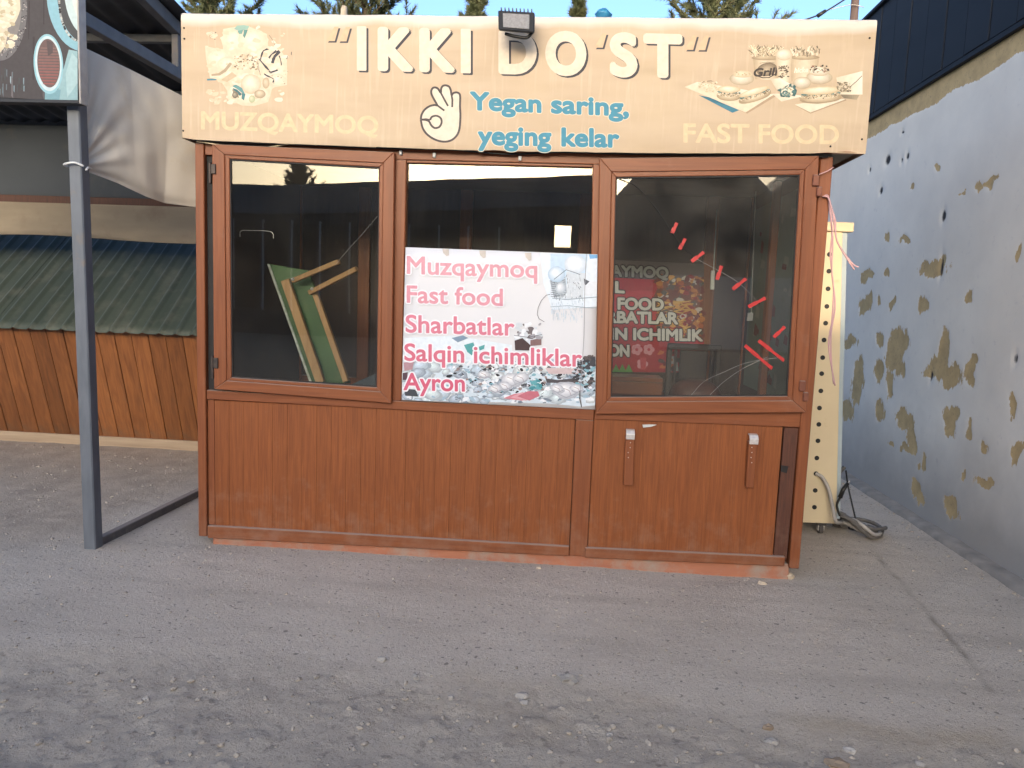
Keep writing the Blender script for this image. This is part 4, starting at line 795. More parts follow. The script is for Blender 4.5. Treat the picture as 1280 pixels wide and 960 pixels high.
for (bx, by, w, h, r) in ((312, 392, 15.5, 10, .03), (480, 402, 21.5, 8.6, -.3), (900, 402, 27, 11, -.06)):
    X0, Y0 = fp(bx, by); ca, sa = math.cos(r), math.sin(r)
    Q.sh(X0, Y0+h*.35, w, h*.62, (168, 148, 118), (226, 208, 178), r, 6, (0, -.1)); Q.up(.3)
    for k in range(260):
        a = random.uniform(-1, 1); yy = random.uniform(-.32, .42); dx, dy = a*w*.92, yy*h*math.sqrt(max(0, 1-a*a*.8))
        cl = [(74, 114, 114), (96, 134, 130), (120, 150, 140), (58, 84, 84)] if yy < -.05+.12*math.sin(a*14) else [(228, 210, 178), (176, 156, 126), (118, 104, 86), (208, 188, 154), (150, 130, 102), (236, 224, 200)]
        Q.ell(X0+dx*ca-dy*sa, Y0+dx*sa+dy*ca, random.uniform(.35, 1.3), random.uniform(.3, .8), random.choice(cl), random.uniform(-1, 1), 7, .2)
    Q.up(.3); Q.sh(X0+h*.45*sa, Y0-h*.48*ca, w*.94, h*.46, (208, 186, 150), (242, 230, 206), r, 7, (-.1, -.3)); Q.up(.3)
Q.sh(*fp(690, 372), 11.5, 9, (66, 102, 102), (120, 150, 144), 0, 5, (0, 0), .22); Q.up(); Q.blobs(70, 977, 991, 106, 119, (.4, 1.6), [(230, 216, 188), (112, 142, 134), (190, 172, 142), (238, 226, 204), (70, 100, 98)]); Q.up()
Q.shq(fc([(578, 300), (640, 296), (705, 332), (620, 372)]), (214, 198, 172), (240, 230, 212), 8); Q.up(); Q.blobs(80, 1047, 1063, 103, 114, (.35, 1.2), [(146, 132, 108), (220, 206, 178), (180, 164, 136), (112, 102, 86)]); Q.stroke(fc([(1090, 350), (1130, 315), (1165, 280)]), .8, (116, 104, 90)); Q.stroke(fc([(120, 350), (150, 318), (200, 312), (230, 330)]), .8, (124, 110, 90)); Q.blobs(60, 873, 897, 102, 115, (.4, 1.2), [(230, 216, 190), (208, 190, 158), (222, 206, 176)])
Q.build('fast_food_picture', sg)
for u, v in ((230, 35), (230.5, 48.5), (229, 163.5), (1087, 47.5), (1077.5, 174), (1038, 183)):
    a = F(u, v, SY); bm = bmesh.new(); bmesh.ops.create_icosphere(bm, subdivisions=1, radius=.006, matrix=Matrix.Translation(a)); link('screw', mesh_of(bm), M['black'], sg)
# loose cable strung under the banner
cab = tag(tube('black_cable', smooth_path([F(u, v, -.03) for u, v in ((238, 174), (262, 178.5), (320, 183), (345, 182.5), (375, 179.5), (420, 183), (495, 185.5), (560, 187), (620, 192), (650, 192.5), (700, 190.5), (760, 192), (860, 194), (960, 195), (1035, 196))], 8), .0055, M['black'], None, 5), 'thin black cable sagging along the underside of the banner sign', 'cable')
tag(tube('white_cable', smooth_path([F(u, v, -.038) for u, v in ((246, 176.5), (285, 182.5), (330, 184.5), (362, 180), (400, 180.5), (470, 184))], 8), .004, M['cream_metal'], None, 5), 'cream cable looping under the left end of the banner sign', 'cable')
for i_, (u, v) in enumerate(((543, 194), (650, 198), (501, 191))):
    a = F(u, v, -.012); box('cable_clip', a[0]-.008, a[0]+.008, -.022, -.0055, a[2]-.012, a[2]+.012, M['white_plastic'], kio, .003)

# ================================================================== MENU SHEET ON THE MIDDLE WINDOW
mn_t = thing('menu_sheet', 'white printed menu sheet with pink lettering covering the middle window', 'poster', (1.73, -.02, .9))
MY = -.024
def sheet(px, y, th, nm, par, m, bow=0.0):
    q = [F(u, v, y) for u, v in px]
    def f(i, j):
        a = q[0].lerp(q[1], i).lerp(q[3].lerp(q[2], i), j); return a+Vector((0, -bow*math.sin(i*math.pi)*math.sin(j*math.pi), 0))
    return grid(nm, f, 12, 12, m, par, th)
M['paper'] = mat('white_vinyl_sheet', (.665, .67, .70), (.63, .64, .67), .5, (2, 2, 2))
sheet([(507, 309), (747, 318), (744, 512), (502, 500)], MY+.003, .002, 'vinyl', mn_t, M['paper'])
def mclip(u, v):
    v = min(max(v, 309.3+.0375*(u-507)), 499.6+.0496*(u-502)); return min(max(u, 506.8-.0262*(v-309)), 746.8-.0155*(v-318)), v
P = Print(front(MY), mclip)
def mc(a, b_): return (500+a/4.572, 300+b_/4.572)
def mp_(pts): return [mc(*p) for p in pts]
# pale blue washes
for pts, col in (([(800, 75), (1130, 80), (1128, 380), (870, 400), (820, 250)], (222, 232, 242)), ([(860, 78), (1075, 80), (1060, 200), (940, 260), (860, 220)], (196, 218, 236)), ([(1080, 82), (1132, 84), (1132, 104), (1085, 108)], (120, 174, 220)), ([(25, 560), (300, 545), (640, 600), (640, 740), (25, 740)], (222, 232, 240)), ([(25, 690), (1130, 700), (1125, 945), (1030, 952), (860, 935), (15, 915)], (208, 222, 232))): P.poly(mp_(pts), col); P.up()
cols = [(232, 236, 242), (214, 224, 234), (190, 208, 222), (160, 184, 202), (226, 232, 238), (240, 240, 244)]
for k in range(70):
    c_ = random.choice([(206, 218, 228), (190, 204, 218), (214, 222, 230), (176, 190, 204)]); q = random.uniform(3, 9); P.sh(random.uniform(505, 742), random.uniform(455, 502), q*1.6, q, [int(v_*.82) for v_ in c_], [min(246, int(v_*1.12)) for v_ in c_], random.uniform(-.5, .5), 5, (-.2, -.3), .12)
P.up(2)
P.blobs(420, 560, 744, 448, 490, (.4, 2.0), cols+[(120, 132, 146), (84, 84, 92), (60, 58, 64), (130, 176, 190), (150, 132, 128), (40, 40, 46)], 1.7, .4, 8); P.sticks(160, 565, 742, 450, 494, (1.5, 7), (.25, .8), [(60, 62, 70), (120, 128, 140), (226, 230, 236), (90, 100, 112)], -.9, .9); P.up(2)
P.blobs(60, 505, 742, 494, 504, (.6, 2.2), [(232, 236, 242), (160, 184, 202), (120, 132, 146)], 2.2); P.up()
# ice cream cones in a cup
P.poly(mp_([(855, 230), (940, 180), (955, 300), (930, 330), (880, 325)]), (172, 182, 192)); P.poly(mp_([(950, 180), (1060, 190), (1045, 330), (955, 330)]), (206, 214, 222)); P.up()
for k in range(80):
    u = random.uniform(870, 1045); v = random.uniform(195, 330); P.stroke(mp_([(u, v), (u+random.uniform(-6, 10), v+random.uniform(6, 26))]), random.uniform(.3, .9), random.choice([(120, 132, 144), (170, 180, 190), (92, 100, 110), (226, 230, 236)]))
for k in range(9): P.stroke(mp_([(862, 236+k*11), (945, 215+k*12)]), .7, (112, 118, 126))
P.up(); c = mc(915, 262); P.sh(*mc(918, 275), 6.5, 8, (170, 182, 194), (238, 240, 244), .2); P.up(); P.sh(*mc(895, 195), 11, 10, (176, 200, 222), (240, 244, 248), 0, 9); P.sh(*mc(1002, 140), 14, 12, (204, 216, 228), (246, 247, 250), 0, 9); P.up()
P.stroke(mp_([(880, 225), (950, 170), (1010, 190), (1030, 198)]), .8, (110, 120, 130)); P.poly(mp_([(1050, 220), (1090, 240), (1085, 262), (1055, 256)]), (92, 96, 106)); P.poly(mp_([(1085, 235), (1128, 240), (1126, 320), (1060, 318), (1050, 270)]), (222, 228, 236)); P.up()
P.stroke(mp_([(870, 332), (950, 340), (1050, 332), (1125, 326)]), 1.0, (150, 166, 180)); P.stroke(mp_([(860, 382), (960, 375), (1060, 386), (1125, 388)]), .9, (160, 178, 192)); P.up()
for k in range(110): u = random.uniform(865, 1045); v = random.uniform(335, 450); P.stroke(mp_([(u, v), (u+1, v+random.uniform(6, 26))]), random.uniform(.3, .8), random.choice([(190, 206, 220), (206, 218, 230), (170, 190, 206)]))
P.up(); P.stroke(mp_([(858, 310), (835, 316), (808, 345), (790, 385), (784, 425), (795, 450), (825, 468)]), .6, (70, 72, 78)); P.up()
# drink glass
P.poly(mp_([(652, 545), (812, 540), (808, 600), (745, 610), (740, 630), (660, 640)]), (206, 214, 222)); P.up(); P.poly(mp_([(655, 575), (700, 560), (745, 600), (742, 632), (658, 630)]), (74, 58, 60)); P.poly(mp_([(745, 572), (808, 560), (808, 600), (745, 606)]), (130, 104, 104)); P.up()
P.blobs(30, 644, 676, 405, 425, (.8, 3), [(232, 236, 242), (206, 214, 222), (112, 104, 108), (160, 160, 168)], 1.5); P.stroke(mp_([(652, 545), (730, 556), (812, 540)]), .7, (90, 92, 100)); P.up()
P.poly(mp_([(295, 560), (360, 545), (390, 560), (330, 585)]), (128, 150, 172)); P.up(); P.poly(mp_([(365, 600), (420, 585), (430, 620), (410, 660), (385, 640)]), (86, 160, 162)); P.poly(mp_([(450, 610), (485, 598), (480, 622), (455, 632)]), (86, 160, 162)); P.poly(mp_([(20, 700), (80, 695), (70, 740), (25, 748)]), (176, 140, 148)); P.poly(mp_([(15, 760), (45, 755), (40, 800), (15, 800)]), (90, 70, 80)); P.poly(mp_([(22, 850), (90, 855), (105, 895), (30, 890)]), (66, 70, 78)); P.up()
P.poly(mp_([(830, 790), (900, 800), (1000, 790), (1020, 820), (840, 815)]), (84, 80, 84)); P.poly(mp_([(1030, 670), (1115, 665), (1118, 720), (1060, 755), (1030, 730)]), (70, 70, 76)); P.poly(mp_([(830, 730), (1030, 735), (1025, 765), (850, 765)]), (206, 186, 188)); P.up()
P.blobs(70, 716, 744, 444, 486, (.7, 2.2), [(60, 62, 68), (190, 200, 210), (130, 176, 190), (92, 84, 84)], 1.6); P.up()
for cx, cy, r in ((640, 800, 14), (600, 835, 9), (545, 850, 9), (690, 790, 11), (950, 860, 17), (900, 850, 9), (1010, 850, 9), (480, 770, 8)):
    P.sh(*mc(cx, cy), r, r*.62, (176, 180, 190), (244, 244, 246), random.uniform(-.4, .4), 7, (-.2, -.25), .1); P.up(.2); P.stroke(mp_([(cx-r*3, cy+r), (cx, cy+r*2.4), (cx+r*3.4, cy+r)]), .8, (150, 152, 164)); P.up(.1); P.stroke(mp_([(cx-r*2, cy-r*1.2), (cx+r, cy), (cx+r*1.6, cy+r*1.6)]), .6, (150, 130, 132)); P.up(.2)
for k in range(3): P.poly(mp_([(590+40*k, 905-6*k), (650+40*k, 880-8*k), (760+14*k, 865), (770+14*k, 890), (700+20*k, 918)]), ((206, 130, 142), (220, 164, 172), (192, 112, 126))[k]); P.up(.3)
P.blobs(40, 664, 676, 476, 486, (.5, 2), [(100, 168, 178), (70, 140, 150)]); P.up(3)
lines = [('Muzqaymoq', 509, 341.8, 671, 347, 21.3, (218, 158, 170)), ('Fast food', 509, 377.8, 628, 382, 20.6, (216, 150, 164)), ('Sharbatlar', 507.5, 415, 642.5, 419.2, 21, (212, 126, 146)), ('Salqin ichimliklar', 506, 450.4, 727, 458, 20.6, (210, 112, 134)), ('Ayron', 505, 487.2, 580.5, 489, 20.6, (208, 98, 124))]
for pas in range(2):
    for k, (t, u0, v0, u1, v1, cap, col) in enumerate(lines):
        P.text(t, u0, v0, u1, v1, cap, (236, 236, 242) if pas == 0 else col, 2.4 if pas == 0 else .65)
    P.up()
for u, v in ((557, 313), (603, 315.5), (660, 318.5)): P.poly([(u-4, v-2.5), (u+4, v-2.2), (u+4, v+6), (u+1, v+7), (u-3, v+3)], (204, 196, 188))
P.stroke([(733, 316), (731, 360), (730, 420), (727, 470), (725, 490), (727, 509)], .7, (150, 150, 158)); P.stroke([(725, 488), (724.5, 498), (727, 509)], 1.0, (70, 66, 66)); P.up()
P.build('print', mn_t)

# ================================================================== INSIDE THE KIOSK
tb = thing('folding_table', 'green folding table top with pine legs leaning inside the left window', 'table', F(412, 478, .3))
A = [F(337, 330, .34), F(385, 338, .34), F(437, 479, .30), F(391, 481, .30)]
Z0 = .886
for p in (A[2], A[3]): p.z = max(p.z, Z0)
dn = Vector((0, .028, 0)); prism('table_top', A, dn, M['green_top'], tb, .002)
prism('edge_strip', [A[0]+Vector((-.016, -.001, 0)), A[0]+Vector((-.001, -.001, 0)), A[3]+Vector((-.001, -.001, 0)), A[3]+Vector((-.016, -.001, 0))], (0, .03, 0), M['chalk'], tb, .001)
def bat(nm, p0, p1, w, y0=.30, y1=.27): beam(nm, F(*p0, y0), F(*p1, y1), w, .035, M['pine'], tb, (0, 1, 0), .003)
bat('leg', (357, 350), (401, 478), .052); bat('leg', (393, 363), (433, 477), .034, .30, .27)
bat('leg', (366, 351), (424, 327), .028, .27, .20); bat('leg', (387, 366), (446, 336), .028, .27, .20)
for u, v in ((366, 349), (390, 361)):
    bm = bmesh.new(); bmesh.ops.create_icosphere(bm, subdivisions=1, radius=.011, matrix=Matrix.Translation(F(u, v, .245))); link('hinge_bolt', mesh_of(bm), M['steel'], tb)
cr = tag(sheet([(440, 480), (471, 466), (470, 486), (440, 486)], .20, .003, 'card_scrap', None, M['grey_tarp']), 'grey card scrap lying in the lower corner behind the left pane', 'card')
hk = tag(tube('wire_hook', smooth_path([F(u, v, .25) for u, v in ((300, 296), (301, 289), (310, 288), (335, 289), (341, 292), (342, 298))], 4), .0022, M['steel'], None, 5), 'bent bright wire hook hanging high behind the left pane', 'hook')
# red poster on the back wall
rp = thing('red_poster', 'red poster with bubble lettering on the back wall seen through right window', 'poster', F(822, 465, DEP-.09))
RY = DEP-.0905
sheet([(700, 322), (880, 330), (880, 466), (700, 464)], RY+.003, .002, 'vinyl', rp, M['paper'])
P = Print(front(RY))
P.poly([(700, 322), (880, 330), (880, 466), (700, 464)], (176, 28, 40)); P.up()
P.poly([(700, 322), (880, 330), (880, 352), (830, 350), (700, 344)], (104, 92, 92)); P.up(); P.ell(800, 385, 45, 22, (196, 44, 56), 0, 24); P.up()
P.poly([(826, 352), (880, 346), (880, 425), (835, 405), (815, 375)], (120, 62, 40)); P.up()
P.blobs(260, 822, 878, 345, 422, (.8, 3.6), [(196, 120, 50), (176, 90, 44), (220, 160, 80), (112, 40, 30), (150, 30, 34), (210, 196, 180), (90, 80, 70)], 1.4, .3, 9); P.up(2)
P.blobs(40, 826, 860, 375, 412, (.6, 1.2), [(228, 180, 90), (214, 160, 70)], 8, .2, 8); P.up()
P.poly([(700, 436), (880, 440), (880, 466), (700, 464)], (170, 36, 48)); P.up()
for u, v in ((796, 437), (811, 437), (803, 455)): 
    for k in range(5): P.ell(u+4*math.cos(k*1.257), v+4*math.sin(k*1.257), 3.4, 3.4, (222, 150, 160), 0, 10)
    P.up(.3); P.ell(u, v, 2, 2, (190, 60, 80), 0, 8); P.up(.3)
P.poly([(800, 447), (808, 447), (807, 462), (801, 462)], (200, 70, 80)); P.poly([(836, 446), (846, 444), (848, 464), (834, 464)], (200, 196, 196)); P.blobs(24, 826, 868, 440, 462, (1, 3.4), [(220, 200, 200), (120, 24, 34), (90, 60, 60), (206, 110, 60)]); P.up()
for u in (770, 778, 786, 752, 742): P.poly([(u-5, 465), (u, 455), (u+5, 465)], (96, 150, 70)); P.up(.1)
P.up(2)
rl = [('MUZQAYMOQ', 708, 343, 835, 347.5, 13), ('EL', 757, 364.5, 780, 366, 13), ('FAST FOOD', 722, 385, 829, 387.5, 13.5), ('SHARBATLAR', 719, 402, 847, 404.8, 13.5), ('SALQIN ICHIMLIK', 712, 423, 878, 426, 13.5), ('AYRON', 730, 443, 786, 445.5, 13.5)]
for pas in range(2):
    for k, (t, u0, v0, u1, v1, cap) in enumerate(rl): P.text(t, u0, v0, u1, v1, cap, (36, 24, 26) if pas == 0 else ((226, 222, 216) if k else (150, 146, 142)), 2.2 if pas == 0 else .9)
    P.up()
P.build('print', rp)
# chair
ch = thing('wooden_chair', 'dark wooden chair with rounded brown seat behind the right pane', 'chair', (3.02, 1.1, .11))
for x in (2.845, 3.19):
    beam('leg', (x, 1.27, .112), (x, 1.30, 1.22), .035, .035, M['chairwood'], ch, (0, 1, 0), .004); beam('leg', (x, .95, .112), (x, .95, .84), .035, .035, M['chairwood'], ch, (0, 1, 0), .004)
box('top_rail', 2.828, 3.207, 1.275, 1.31, 1.19, 1.235, M['chairwood'], ch, .006); box('back_panel', 2.92, 3.115, 1.28, 1.30, .9, 1.188, M['chairwood'], ch, .005)
for x in (2.89, 3.145): box('spindle', x-.01, x+.01, 1.28, 1.30, .9, 1.188, M['chairwood'], ch, .004)
bm = bmesh.new(); bmesh.ops.create_uvsphere(bm, u_segments=24, v_segments=12, radius=1)
for v in bm.verts: 
    z = max(v.co.z, -.35); v.co = Vector((3.015+.175*math.copysign(abs(v.co.x)**.7, v.co.x), 1.10+.175*math.copysign(abs(v.co.y)**.7, v.co.y), .87+.13*z))
link('seat', mesh_of(bm, True), M['chairseat'], ch)
# shelf slab under the poster
sh = thing('back_shelf', 'dim brown shelf board below the red poster inside the kiosk', 'shelf', (2.5, 1.3, .93))
box('shelf_board', 1.36, 2.80, 1.20, 1.455, .955, .985, M['wood_h'], sh, .003); box('shelf_front', 1.36, 2.80, 1.205, 1.225, .86, .953, M['wood_h'], sh, .003)
for x in (1.45, 2.70): box('shelf_bracket', x-.02, x+.02, 1.23, 1.455, .84, .953, M['wood_v'], sh, .003)
# printed sheet on the inner right wall and rods
gp = thing('green_sheet', 'faded green sheet with dim red print on the inner right wall', 'poster', (3.40, .9, 1.1))
def rside(u, v, e): return WX(u, v, 3.404-e)
GY0, GY1 = .12, 1.40
def gs(i, j): return (3.4035, GY0+(GY1-GY0)*i, .95+1.25*j)
M['greensheet'] = mat('faded_green_vinyl', (.16, .22, .19), (.20, .25, .22), .6, (3, 3, 3), c3=(.11, .16, .14), s3=6)
grid('vinyl', gs, 4, 4, M['greensheet'], gp)
P = Print(rside)
for k in range(46):
    y_ = random.uniform(.2, 1.32); z = random.uniform(1.0, 2.1); 
    n = len(P.v); h, w = random.uniform(.03, .10), random.uniform(.03, .12); x = 3.4015-.0002*(k % 6)
    P.v += [Vector((x, y_, z)), Vector((x, y_+w, z+.01)), Vector((x, y_+w*.8, z+h)), Vector((x, y_-.01, z+h*.7))]; P.f.append((n, n+1, n+2, n+3)); P.c.append(lin(random.choice([(112, 52, 54), (128, 84, 82), (112, 128, 116), (140, 150, 138)])))
P.build('print', gp)
rods = [((945, 232), (939, 392), (935, 391, 942, 401), 'white blind wand with square white pull near the green sheet'), ((896, 262), (892, 338), (889, 338, 894, 362), 'thin white blind wand left of the square white pull')]
for (a, b_, pl_, lb) in rods:
    t = thing('blind_wand', lb, 'wand', F(b_[0], b_[1], 1.2)); tube('rod', [F(*a, 1.2), F(*b_, 1.2)], .0045, M['white_plastic'], t, 6)
    qbox('pull', [(pl_[0], pl_[1]), (pl_[2], pl_[1]), (pl_[2]-1, pl_[3]), (pl_[0]-1, pl_[3])], 1.19, .02, M['white_plastic'], t, .003)

# ================================================================== ON TOP OF THE KIOSK
fl = thing('flood_light', 'black finned flood lamp on the top edge of the banner', 'lamp', F(645, 30, -.2))
FY = -.24
fq_ = [F(622.5, 13, FY+.02), F(668, 15.5, FY+.02), F(667.5, 40.5, FY-.01), F(623, 37, FY-.01)]
prism('housing', fq_, (0, .055, .012), M['black'], fl, .004)
ctr = sum(fq_, Vector())/4; inn = [p+(ctr-p)*.27 for p in fq_]
prism('lamp_glass', [p+Vector((0, -.004, 0)) for p in inn], (0, .006, 0), M['lamp_glass'], fl, .001)
for k in range(9):
    p = fq_[0].lerp(fq_[1], .08+k*.105)+Vector((0, .006, .002)); box('fin', p.x-.0025, p.x+.0025, p.y, p.y+.05, p.z-.004, p.z+.016, M['black'], fl, 0)
tube('bracket', smooth_path([fq_[3]+Vector((.03, .05, -.002)), fq_[3]+Vector((.08, .04, -.018)), fq_[2]+Vector((-.04, .04, -.012)), fq_[2]+Vector((-.012, .04, .012))]), .008, M['black'], fl, 6)
beam('arm', ctr+Vector((0, .06, 0)), (ctr.x, .02, 2.96), .03, .012, M['black'], fl)
# blue plastic bag and pale stub
def bag(i, j):
    a, t = i*math.tau, j*math.pi; r = .043*(1+.28*mn.noise(Vector((math.cos(a)*2, math.sin(a)*2, t*2)))); c0 = F(754, 20, .15)
    return c0+Vector((math.sin(t)*math.cos(a)*r*1.0, math.sin(t)*math.sin(a)*r, math.cos(t)*r*.8))
tag(grid('plastic_bag', bag, 20, 12, M['bluerag'], None, .001), 'crumpled blue plastic bag on the roof right of the flood lamp', 'bag')
c0 = F(430, 16, .1); bm = bmesh.new(); tube_bm(bm, [c0+Vector((0, 0, -.13)), c0+Vector((.0, 0, .02)), c0+Vector((.003, 0, .034))], .021, 8, .015)
tag(link('pipe_stub', mesh_of(bm, True), M['plaster_bit']), 'short pale pipe stub poking above the banner before the pine tree', 'pipe')

# ================================================================== CREAM CABINET, CABLES, STRING
cb = thing('steel_cabinet', 'tall cream steel cabinet with a column of round holes beside the kiosk', 'cabinet', (3.75, 1.1, 0))
CY = .90
bl_, br_, tr_, tl_ = (3.55, .08), (3.966, .088), (3.845, 2.012), (3.49, 2.005)
prism('front_panel', [(bl_[0], CY, bl_[1]), (br_[0], CY, br_[1]), (tr_[0], CY, tr_[1]), (tl_[0], CY, tl_[1])], (0, .02, 0), M['cream_metal'], cb, .003)
prism('edge_strip', [(br_[0]+.002, CY+.012, .12), (br_[0]+.026, CY+.012, .12), (tr_[0]+.034, CY+.012, 2.01), (tr_[0]+.002, CY+.012, 2.01)], (0, .45, 0), M['pale_blue'], cb, .002)
prism('body', [(bl_[0]+.01, CY+.021, .09), (br_[0]-.005, CY+.021, .09), (tr_[0]-.005, CY+.021, 2.0), (tl_[0]+.005, CY+.021, 2.0)], (0, .46, 0), M['cream_metal'], cb, 0)
prism('top_cap', [(3.50, CY-.015, 2.018), (3.908, CY-.015, 2.012), (3.908, CY-.015, 2.072), (3.50, CY-.015, 2.075)], (0, .50, 0), M['cream_metal'], cb, .004)
bm = bmesh.new(); bmesh.ops.create_cone(bm, cap_ends=True, segments=14, radius1=.0155, radius2=.0155, depth=.004, matrix=Matrix.Rotation(rad(90), 4, 'X')); hole_me = mesh_of(bm)
for u, v in ((1036.7, 318), (1036, 339), (1035, 361), (1033.5, 383), (1032, 404), (1030, 425), (1028.3, 447), (1027, 467), (1026, 488.6), (1024.3, 510), (1023.5, 530.5), (1022.4, 551), (1021, 572.5), (1020, 592), (1019, 613), (1018, 634)):
    o = link('vent_hole', hole_me, M['black'], cb); o.location = F(u, v, CY-.0006)
for x, y_ in ((3.62, CY+.06), (3.885, CY+.06), (3.62, CY+.4), (3.885, CY+.4)):
    cst = box('caster', x-.03, x+.03, y_-.03, y_+.03, .06, .088, M['caster'], cb, .003)
    bm = bmesh.new(); bmesh.ops.create_cone(bm, cap_ends=True, segments=18, radius1=.031, radius2=.031, depth=.026, matrix=Matrix.Translation((x, y_, .030)) @ Matrix.Rotation(rad(90), 4, 'Y') @ Matrix.Rotation(0, 4, 'Z')); link('wheel', mesh_of(bm), M['caster'], cst)
    for s_ in (-.018, .018): box('fork', x+s_-.003, x+s_+.003, y_-.018, y_+.018, .022, .062, M['steel'], cst, 0)
cc = G(1060, 662)
def coil(cx, cy, rx, ry, r, m, turns, nm, lab, lead=None, tilt=.35, ph=0.0):
    """loose loops lying over one another, the left side leaning up against the cabinet"""
    pts = []; R = random.Random(int(ph*100)); par = [(R.uniform(.62, 1.12), R.uniform(.6, 1.1), R.uniform(-.03, .03), R.uniform(-.03, .03), R.uniform(.5, 1.2)) for _ in range(int(turns)+3)]
    for k in range(int(turns*26)):
        t = k/26; n = int(t); w = t-n; w = w*w*(3-2*w); A, B = par[n], par[n+1]; q = [a_+(b_-a_)*w for a_, b_ in zip(A, B)]; a = ph+t*math.tau
        x = cx+q[2]+rx*q[0]*math.cos(a); y_ = cy+q[3]+ry*q[1]*math.sin(a); up = max(0, -math.cos(a-.5))
        pts.append((x, y_, r+.004+2.1*r*.45*n*(.6+.4*math.sin(a*1.5))+up*up*tilt*q[4]*.36))
    if lead: pts = smooth_path(lead+[pts[0]], 8)[:-1]+pts
    return tag(tube(nm, pts, r, m, None, 7), lab, 'cable')
cx, cy = cc[0], cc[1]-.02
coil(cx+.03, cy-.05, .18, .16, .0135, M['cable_dark'], 4.6, 'coiled_cable', 'thick black cable coiled on the ground by the cream cabinet', [(cx-.02, cy+.13, .42), (cx-.07, cy+.13, .34), (cx-.13, cy+.08, .22)], .3, 2.6)
coil(cx+.04, cy-.07, .155, .135, .0125, M['cable_grey'], 2.6, 'coiled_cable', 'pale grey cable running from a cabinet hole into the coil', [F(1020, 592, CY), F(1028, 597, CY-.03), F(1036, 612, CY-.05), F(1041, 635, CY-.08), F(1045, 652, CY-.12)], .3, 3.4)
coil(cx+.08, cy-.06, .14, .11, .006, M['black'], 1.2, 'coiled_cable', 'thin black flex looping out past the thick coiled cable', [(cx-.02, cy+.10, .40), (cx+.01, cy+.10, .27)], .2, 2.0)
pg = thing('cable_plug', 'black plug end sticking up out of the cable coil', 'plug', (cx+.02, cy+.1, .3))
tube('plug_body', [F(1050, 622, CY-.05), F(1054, 612, CY-.05), F(1060, 604, CY-.04)], .016, M['black'], pg, 8, .012); tube('flex', smooth_path([F(1050, 622, CY-.05), F(1046, 632, CY-.05), F(1050, 645, CY-.06)]), .008, M['black'], pg, 6)
tube('pin', [F(1060, 604, CY-.04), F(1062, 601, CY-.04)], .004, M['steel'], pg, 5)
stg = thing('pink_string', 'faded pink string hanging from the upper right window hinge', 'string', F(1034, 240, -.04))
for k, pts in enumerate(([(1028, 246), (1035, 245), (1037, 262), (1040, 290), (1038, 320), (1042, 360), (1040, 400), (1036, 425), (1038, 450), (1044, 482)], [(1029, 246), (1035, 246), (1039, 270), (1041, 300), (1040, 340), (1044, 380), (1039, 415), (1039, 445), (1042, 480)], [(1030, 245), (1036, 248), (1040, 262), (1044, 275), (1046, 300), (1055, 316), (1066, 330), (1073, 334)], [(1036, 248), (1041, 266), (1044, 290), (1048, 305), (1058, 322), (1068, 337)], [(1024, 218), (1034, 214), (1042, 209)])):
    tube('strand', smooth_path([F(u, v, -.03-.004*k) for u, v in pts], 6), .0042 if k < 4 else .003, M['string'], stg, 5)

# ================================================================== STONES AND GRAVEL
def stone_me(sx, sy, sz, seed, ang=.35, sub=2):
    bm = bmesh.new(); bmesh.ops.create_icosphere(bm, subdivisions=sub, radius=1)
    for v in bm.verts:
        n = v.co.normalized(); k = 1+ang*mn.noise(n*1.6+Vector((seed*7.1, 0, 0)))+ang*.4*mn.noise(n*4+Vector((seed, 3, 0))); v.co = Vector((n.x*sx*k, n.y*sy*k, n.z*sz*k))
    return mesh_of(bm)
for i_, (u, v, wpx, hpx, m_, lab) in enumerate((
    (710, 851, 12, 7, 'stone', 'pale angular grey stone on the edge of the paving below the slogan'), (653, 868, 9, 6, 'stone', 'broken grey concrete lump left of the pale angular stone'), (655, 875, 7, 4, 'stone', 'small flat chip touching the broken concrete lump'),
    (477, 826, 6, 5, 'stone', 'rounded grey stone on the paving edge left of centre'), (182, 869, 5, 4, 'stone', 'small pale pebble at the lower left in the gravel'), (762, 914, 5, 4, 'stone', 'small whitish pebble right of centre in the gravel'), (960, 908, 7, 5, 'stone_tan', 'rounded brown pebble lying in the gravel at lower right'),
    (965, 925, 9, 5, 'stone', 'half-buried grey cobble just below the rounded brown pebble'), (1048, 950, 14, 5, 'stone_tan', 'flat tan stone at the bottom edge under the sandy streak'), (1063, 932, 8, 4, 'stone', 'grey flat stone just above the flat tan stone'), (564, 869, 4.5, 4, 'stone', 'small pale pebble left of the broken concrete lump'), (520, 846, 5, 5, 'stone', 'grey pebble in the gravel below the rounded paving-edge stone'),
    (985, 723, 7, 6, 'plaster_bit', 'crumbled cream plaster lump at the right foot of the kiosk'), (952, 730, 5.5, 3, 'plaster_bit', 'flat cream crumb left of the plaster lump at the kiosk foot'), (673, 711, 3, 2.5, 'plaster_bit', 'tiny white crumb by the middle of the kiosk plinth'), (1150, 950, 6, 4, 'stone', 'dark grey pebble in the lower right corner of the gravel'))):
    p = G(u, v); d = math.hypot(p[0]-CAM[0], p[1]-CAM[1]); k = d/FPX; z = ground_z(p[0], p[1])
    o = link('stone', stone_me(wpx*k, wpx*k*.75, hpx*k*.9, i_+1, .5), M[m_]); o.location = (p[0], p[1], z+hpx*k*.25); tag(o, lab, 'stone', 'loose stones on the ground')
vs_, fs_ = [], []
base = [stone_me(1, .8, .6, s, .55, 1) for s in range(6)]
bv_ = [(np.array([v.co for v in m.vertices]), [tuple(p.vertices) for p in m.polygons]) for m in base]
